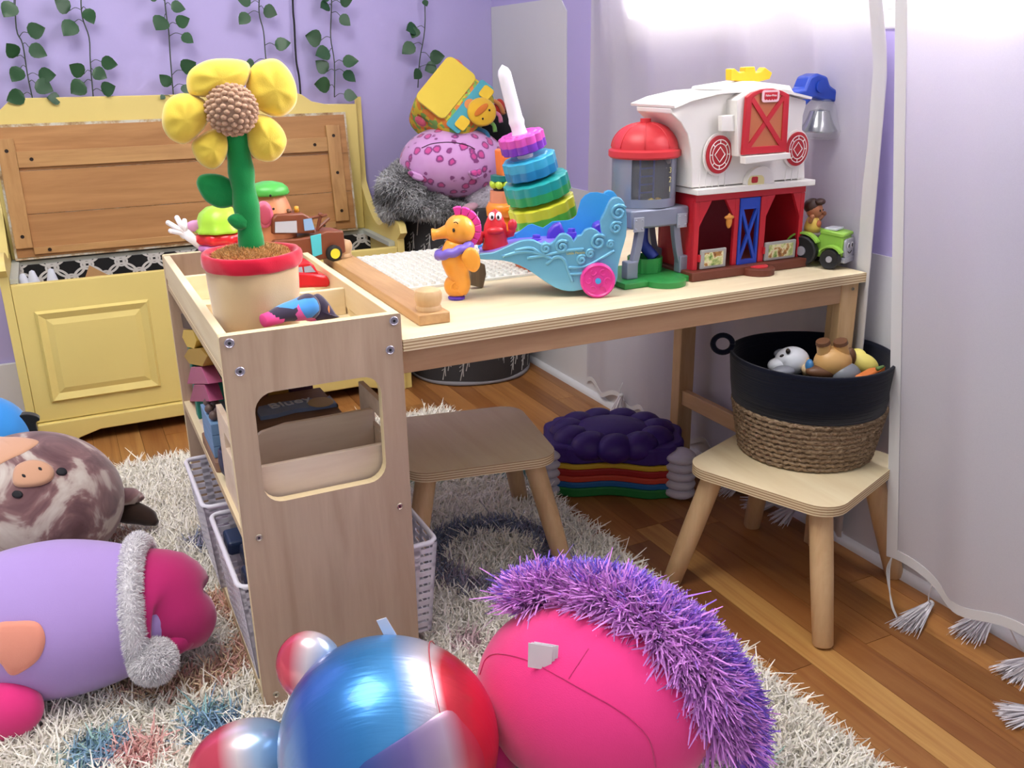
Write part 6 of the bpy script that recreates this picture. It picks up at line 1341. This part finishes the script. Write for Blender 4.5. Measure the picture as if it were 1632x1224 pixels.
for L in ([(652, 276), (656, 272), (672, 278), (680, 284), (672, 290), (660, 286)], [(748, 274), (768, 268), (772, 282), (756, 288)]):
    p, nn = hit(sum(a for a, b in L)/len(L), sum(b for a, b in L)/len(L), c, r, R); Yp = p.y-.015
    MB().prism(trY(L, Yp), Yp, Yp+.022, 'Y').obj('ear', m_leo, lo, bevel=.006, seg=2, smooth='auto')
m = MB(); m.tube([(lambda q: q[0]+q[1]*.0006)(hit(v.x, v.y, c, r, R)) for v in smooth_open([Vector((a, b, 0)) for a, b in ((672, 236), (690, 229), (720, 227), (745, 232), (757, 238))], 5)], .0014, 5); m.obj('mouth_seam', M('seam_dark', '#4a2240', .8), lo)
# pinkish white plush under it
c = ony(775, 320, 2.40); R = basis((1, -.2, .3)); wpz = emp('white_plush', c-Vector((0, 0, .05)), 'white and pale pink plush peeking over the basket rim', 'plush toy')
body('body', c, (.055, .05, .055), R, plushm('white_pile', '#d6d0da', .08), wpz); body('paw', ony(748, 331, 2.36), (.026, .02, .012), R, plushm('pale_pink_pile', '#c79aa8'), wpz)
n = 3500; d = RNG.normal(0, 1, (n, 3)); d /= np.linalg.norm(d, axis=1)[:, None]
furball('fur', np.array(c)+d*.052, d, .012, .0016, np.tile(lin('#d9d3dc'), (n, 1))*RNG.uniform(.8, 1.1, (n, 1)), wpz)
# black plush behind
c = ony(790, 215, 2.58); bk_ = emp('black_plush', c-Vector((0, 0, .08)), 'round black plush wedged behind the leopard plush', 'plush toy'); R = basis((1, 0, 0))
body('body', c, (.075, .07, .075), R, plushm('black_velour', '#17171c', .1), bk_); body('green_leaf', ony(790, 240, 2.50), (.020, .01, .012), basis((1, 0, -.7)), plushm('olive_velour', '#5f7a3a'), bk_)
# yellow activity cube toy
CYc = 2.50; c = ony(719, 176, CYc); yc = emp('activity_cube', c-Vector((0, 0, .1)), 'soft yellow activity cube with duck face patch on top of the pile', 'soft toy')
k = N('cube_prints'); co = k.coord(); vo = k.n('ShaderNodeTexVoronoi'); k.l(co, vo.inputs['Vector']); vo.inputs['Scale'].default_value = 75
k.col(k.ramp(vo.outputs['Color'], [(0, '#e0803a'), (.3, '#d9c23a'), (.5, '#7fb25a'), (.7, '#e0883a'), (.85, '#c8523a')], 'CONSTANT')); k.set(Roughness=.9); m_print = k.m
m_cy = plushm('cube_yellow', '#dcc04a', .06); m_ct = plushm('cube_teal', '#4f9fae', .1); m_cr_ = plushm('cube_red', '#c23a30', .1)
# cube frame axes
fx_ = (RT*.80+DN*.60+FW*.12).normalized(); fz_ = (RT*.60-DN*.80+FW*.25); fz_ = (fz_-fx_*fz_.dot(fx_)).normalized(); fy_ = fz_.cross(fx_); a_ = .088
CM = Matrix(((fx_.x, fy_.x, fz_.x, c.x), (fx_.y, fy_.y, fz_.y, c.y), (fx_.z, fy_.z, fz_.z, c.z), (0, 0, 0, 1)))
def sq(m, s): 
    return m
bdy = MB().ell((0, 0, 0), 1, None, 40, 24, lambda p: tuple(math.copysign(abs(v)**.42, v) for v in p)); vmax = max(max(abs(q) for q in v) for v in bdy.v)
bdy.v = [tuple(CM @ (Vector(v)*(a_/vmax*1.06))) for v in bdy.v]; bdy.obj('cube_body', m_print, yc, smooth=True)
def pad(u0, v0, u1, v1, off, name, mat, rad=.015, face='-y', th=.004):
    m = MB(); p = rrect(u0, v0, u1, v1, rad, 5)
    if face == '-y': m.prism(p, -off-th, -off, 'Y', CM)
    o = m.obj(name, mat, yc, bevel=.0015, smooth='auto'); return o
pad(-.086, -.082, .012, .082, a_+.002, 'yellow_panel', m_cy, .018, th=.007); pad(.022, -.086, .066, .086, a_+.004, 'teal_panel', m_ct, .008)
dk = MB().lathe([(.0001, 0), (.040, 0), (.042, .004), (.038, .009), (.0001, .012)], 28, CM @ frame((.078, -a_-.008, .006), (1, 0, 0), (0, 0, 1)) @ Matrix.Diagonal((.95, 1, 1, 1))).obj('duck_face', plushm('duck_yellow', '#d9a92e', .06), yc, smooth=True)
MB().ell(CM @ Vector((.074, -a_-.0205, .006)), (.009, .002, .026), rot=CM.to_3x3() @ Matrix.Rotation(.15, 3, 'Y')).obj('beak', plushm('beak_orange', '#c9702a'), dk, smooth=True)
for u, v in ((.092, .020), (.092, -.012)): MB().ell(CM @ Vector((u, -a_-.0205, v)), .003, n=8, k=6).obj('eye', m_blk, dk, smooth=True)
for (u0, v0, u1, v1) in ((.040, .040, .072, .078), (.040, -.074, .072, -.036)): pad(u0, v0, u1, v1, a_+.009, 'wing_flap', plushm('duck_wing', '#e0b93a', .06), .008, th=.005)
m = MB(); m.ell(CM @ Vector((.040, -a_-.008, .004)), (.015, .003, .016), rot=CM.to_3x3()); m.obj('orange_print', plushm('print_orange', '#d98a52'), yc, smooth=True)
m = MB(); m.ell(CM @ Vector((-.062, -.03, .096)), (.026, .022, .022), rot=CM.to_3x3()); m.obj('red_crest', m_cr_, yc, smooth=True)
m = MB(); m.ell(CM @ Vector((-.040, -.05, -.105)), (.018, .012, .010), rot=CM.to_3x3()); m.obj('pink_tab', plushm('tab_pink', '#b04a60'), yc, smooth=True)
for (u, v, cl, nm) in ((.115, .045, '#d07a9a', 'pink_ribbon'), (.118, .012, '#7fb85a', 'green_ribbon'), (.118, -.02, '#3f86b0', 'blue_ribbon'), (.120, -.055, '#b8382e', 'red_ribbon')):
    m = MB(); m.tube(smooth_open([CM @ Vector((a_-.005, -.05, v)), CM @ Vector((u, -.055, v+.008)), CM @ Vector((u+.018, -.05, v-.004))], 4), [.007]*6+[.008]*3, 8, flat=.5); m.obj(nm, plushm(nm+'_m', cl), yc, smooth=True)
# little doll leaning by the wall
q = ony(806, 175, 2.55); dl = emp('small_doll', q, 'small doll with orange arm beside the activity cube', 'doll'); m = MB(); m.ell(ony(796, 172, 2.55), (.018, .015, .026)); m.obj('body', m_cr_, dl, smooth=True)
m = MB(); m.tube(smooth_open([ony(787, 160, 2.54), ony(797, 168, 2.53), ony(803, 182, 2.53)], 3), .006, 8); m.obj('arm', plushm('doll_orange', '#d08a52'), dl, smooth=True); m = MB(); m.ell(ony(806, 180, 2.56), (.016, .014, .018)); m.obj('hair', plushm('doll_hair', '#6a3c22'), dl, smooth=True)
# ================================================================== stacked rainbow stepping stones
st0 = emp('stepping_stones', (1.0, 1.70, 0), 'purple cloud shaped stepping stones stacked with rainbow striped sides', 'stepping stones')
SCn = Vector((1.0, 1.735, 0))
# plan outline: cloud lobes; long axis parallel to the picture
ux_ = Vector((math.cos(-.12), math.sin(-.12), 0)); uy_ = Vector((-ux_.y, ux_.x, 0))
fl_px = onz(890, 795, 0); fr_px = onz(1060, 800, 0)
ux_ = (fr_px-fl_px).normalized(); uy_ = Vector((-ux_.y, ux_.x, 0)); ctr = (fl_px+fr_px)/2+uy_*.105; wid = (fr_px-fl_px).length
def cloud(scale=1., lob=.035, inset=0):
    pts = []; hw = wid/2+.045; hd = .115
    for i in range(120):
        t = 2*PI*i/120; ca, sa = math.cos(t), math.sin(t)
        x = hw*math.copysign(abs(ca)**.6, ca); y = hd*math.copysign(abs(sa)**.75, sa); k_ = 1+lob*abs(math.sin(6*t))-lob
        if sa < -.1: y += .028*math.exp(-((x)/.085)**2)   # concave middle at the front
        x *= k_*scale; y *= k_*scale; pts.append((x, y))
    return [ctr+ux_*(a-math.copysign(min(abs(a), inset), a))+uy_*(b-math.copysign(min(abs(b), inset), b)) for a, b in pts]
def layer(z0, z1, name, col, sc=1., lob=.03, bev=.003):
    P_ = [(q.x, q.y) for q in cloud(sc, lob)]; return MB().prism(P_, z0, z1, 'Z').obj(name, M('foam_'+name, col, .55), st0, bevel=bev, smooth='auto')
zs = [(.001, .022, 'green_stripe', '#1f7d3a'), (.0222, .036, 'blue_stripe', '#1c68a8'), (.0362, .050, 'coral_stripe', '#cc4630'), (.0502, .066, 'red_stripe', '#a81c1c'), (.0662, .078, 'yellow_stripe', '#d9b22e')]
for z0, z1, nm, cl in zs: layer(z0, z1, nm, cl)
m_pu = M('foam_purple', '#3a1a78', .5)
layer(.0782, .118, 'purple_cloud', '#3a1a78', .99, .05, .012); MATS['foam_purple_cloud']
for i in range(11):   # lobes of the cloud top
    t = 2*PI*i/11+.2; q = ctr+ux_*(wid*.43*math.cos(t))+uy_*(.080*math.sin(t)); MB().ell((q.x, q.y, .112), (.045, .038, .032), n=20, k=12).obj('cloud_lobe', m_pu, st0, smooth=True)
MB().ell((ctr.x, ctr.y, .115), (wid*.42, .075, .034), rot=Matrix(((ux_.x, uy_.x, 0), (ux_.y, uy_.y, 0), (0, 0, 1)))).obj('cloud_top', m_pu, st0, smooth=True)
m_wc = M('foam_white', '#cfcad6', .6)
for s in (-1, 1):
    for j in range(5):
        q = ctr+ux_*(s*(wid/2+.030))+uy_*(-.075); z = .012+j*.020; MB().ell((q.x, q.y, z+.004), (.034, .040, .016), n=18, k=10).obj('white_cloud_roll', m_wc, st0, smooth=True)
# ================================================================== navy and seagrass basket on the stool
NB_ = Vector((1.090, 1.110, .2364)); 
bt_ = onz(1290, 745, .2364)
k = N('seagrass'); co = k.coord((1, 1, 2.2)); f = k.noise(co, 55, 4, .7, 2.5); k.col(k.ramp(f, [(.3, '#4f3c2c'), (.45, '#8d7256'), (.6, '#b0967a'), (.75, '#cdb89c')])); k.set(Roughness=.9); k.bump(f, .9, .006); m_sea = k.m
k = N('navy_cotton'); co = k.coord((1, 1, 40)); f = k.noise(co, 10, 2); k.col(k.mix(f, '#080a18', '#0e1226')); k.set(Roughness=.95, Sheen_Weight=.15, Specular_IOR_Level=.15); k.bump(f, .5, .002); m_navy = k.m
nb = emp('toy_basket', NB_, 'navy and natural seagrass basket of toy animals on the stool', 'basket')
c0 = Vector((bt_.x, bt_.y, 0)); 
# solve size from the photo: bottom width 1185..1385 px, rim 1168..1418 px
cB = onz(1281, 712, .2364); rB = abs((onz(1382, 712, .2364)-cB).length); NB_.x, NB_.y = cB.x, cB.y; nb.location = NB_
d_rim = .178; rT = rB*1.24
wob2 = lambda a, k_: 1+.012*math.sin(3*a+1)
TB = Matrix.Translation(NB_)
zm = .093
MB().lathe([(.0001, 0), (rB*.97, 0), (rB, .008), (rB*1.10, zm*.6), (rB*1.15, zm), (rB*1.12, zm+.0005), (rB*1.08, zm*.6), (rB*.95, .008), (.0001, .006)], 64, TB, wob2).obj('seagrass_body', m_sea, nb, smooth=True)
MB().lathe([(rB*1.135, zm+.001), (rB*1.165, zm), (rB*1.20, zm+.03), (rB*1.235, d_rim-.006), (rB*1.24, d_rim), (rB*1.20, d_rim+.001), (rB*1.185, d_rim-.008), (rB*1.15, zm+.03), (rB*1.12, zm+.001)], 64, TB, lambda a, k_: (1+.012*math.sin(3*a+1))).obj('navy_top', m_navy, nb, smooth=True)
m = MB()
for j in range(10):
    z = .006+j*.0091; r = rB*(1+.15*z/zm); m.tube([NB_+Vector(((r+.001*math.sin(70*t+j))*math.cos(t), (r+.001*math.sin(70*t+j))*math.sin(t), z+.0012*math.sin(45*t+2*j))) for t in np.linspace(0, 2*PI, 200)], .0046, 6)
m.obj('seagrass_coils', m_sea, nb, smooth=True)
a = math.radians(143); hx = NB_+Vector((rT*math.cos(a), rT*math.sin(a), d_rim)); dv = Vector((math.cos(a), math.sin(a), 0))
m = MB(); m.tube([hx+dv*(.014-.017*math.cos(t))+Vector((0, 0, .004+.016*math.sin(t)+.006)) for t in np.linspace(0, 2*PI, 25)], .0050, 8); m.obj('handle', m_navy, nb, smooth=True)
# a raised toy bed of animals inside
zin = d_rim+NB_.z
def ins(px, py, dz): return onz(px, py, zin+dz)
co_ = emp('toy_cow', ins(1262, 580, -.03), 'white and grey toy cow head up in the navy basket', 'toy animal'); pw_ = M('cow_white', '#dfe2ea', .35); pgr = M('cow_grey', '#7f828c', .4)
ch = ins(1262, 575, -.012); R = basis(RT*1+Vector((0, 0, .1)))
body('head', ch, (.030, .026, .025), R, pw_, co_); body('muzzle', ins(1240, 582, -.018), (.018, .016, .013), R, pw_, co_); body('grey_patch', ins(1248, 592, -.018), (.020, .014, .010), R, pgr, co_)
body('ear', ins(1246, 563, -.004), (.014, .008, .008), R, pgr, co_); body('eye', ins(1256, 560, .010), (.0042, .004, .0052), R, M('eye_black', '#1c120c', .2), co_, n=12, k=8); body('nostril', ins(1246, 567, .006), (.004, .003, .0022), basis(RT-Vector((0, 0, -.5))), M('eye_black', '#1c120c', .2), co_, n=10, k=6)
body('collar', ins(1285, 585, -.020), (.010, .018, .018), R, M('cow_collar', '#c9a06a', .4), co_)
ho = emp('toy_horse', ins(1325, 570, -.03), 'tan toy horse upside down with hooves up in the basket', 'toy animal'); ptan = M('horse_tan', '#d8a86a', .38); pbr = M('horse_brown', '#6d4830', .45)
body('body', ins(1327, 577, -.004), (.032, .026, .028), basis(RT), ptan, ho)
for px in (1312, 1340):
    lt = ins(px, 548, .030); lb_ = ins(px+3, 570, .004); m = MB(); m.tube([lb_, lt], [.0125, .0115], 12); lg_ = m.obj('leg', ptan, ho, smooth='auto'); dd = (lt-lb_).normalized(); m = MB(); m.tube([lt, lt+dd*.006], [.0125, .0115], 12); m.obj('hoof', pbr, lg_, smooth='auto')
body('mane', ins(1312, 592, -.018), (.030, .015, .012), basis(RT), pbr, ho); body('tail', ins(1354, 570, -.004), (.011, .010, .018), basis(RT), pbr, ho); body('neck', ins(1296, 588, -.018), (.020, .014, .013), basis(RT), M('horse_cream', '#e2c49a', .4), ho); body('blue_band', ins(1290, 583, -.010), (.007, .010, .012), basis(RT), M('horse_blue', '#3f7fb8', .4), ho)
el = emp('toy_elephant', ins(1345, 595, -.03), 'grey toy elephant at the near side of the navy basket', 'toy animal'); body('body', ins(1347, 596, -.022), (.026, .022, .020), basis(RT), M('elephant_grey', '#82868f', .35), el); body('back_bump', ins(1341, 592, -.016), (.014, .012, .012), basis(RT), M('elephant_grey', '#82868f', .35), el)  # second, smaller bump on the back in the body grey
yb_ = emp('yellow_toy', ins(1375, 580, -.03), 'pale yellow toy beside the tan horse in the basket', 'toy'); body('body', ins(1372, 580, -.02), (.032, .022, .020), basis(RT-Vector((0, 0, .35))), M('soft_yellow', '#d9cb6a', .5), yb_); body('bump', ins(1366, 568, -.008), (.016, .014, .014), basis(RT), M('soft_yellow', '#d9cb6a', .5), yb_)
oc = emp('orange_toy', ins(1390, 592, -.03), 'orange wedge shaped toy at the right side of the basket', 'toy'); p = [ins(a, b, -.012) for a, b in ((1362, 598), (1384, 586), (1412, 582), (1398, 592), (1380, 600))]
m = MB(); m.add(p+[q-Vector((0, 0, .012)) for q in p], [(0, 1, 2, 3, 4), (9, 8, 7, 6, 5)]+[(i, (i+1) % 5, (i+1) % 5+5, i+5) for i in range(5)]); m.obj('body', M('wedge_orange', '#e8803c', .5), oc, bevel=.003, smooth='auto')
MB().tube([ins(1398, 588, -.006), ins(1408, 584, -.004)], [.004, .0025], 8).obj('stem', M('wedge_green', '#6a8a4a', .5), oc, smooth=True)
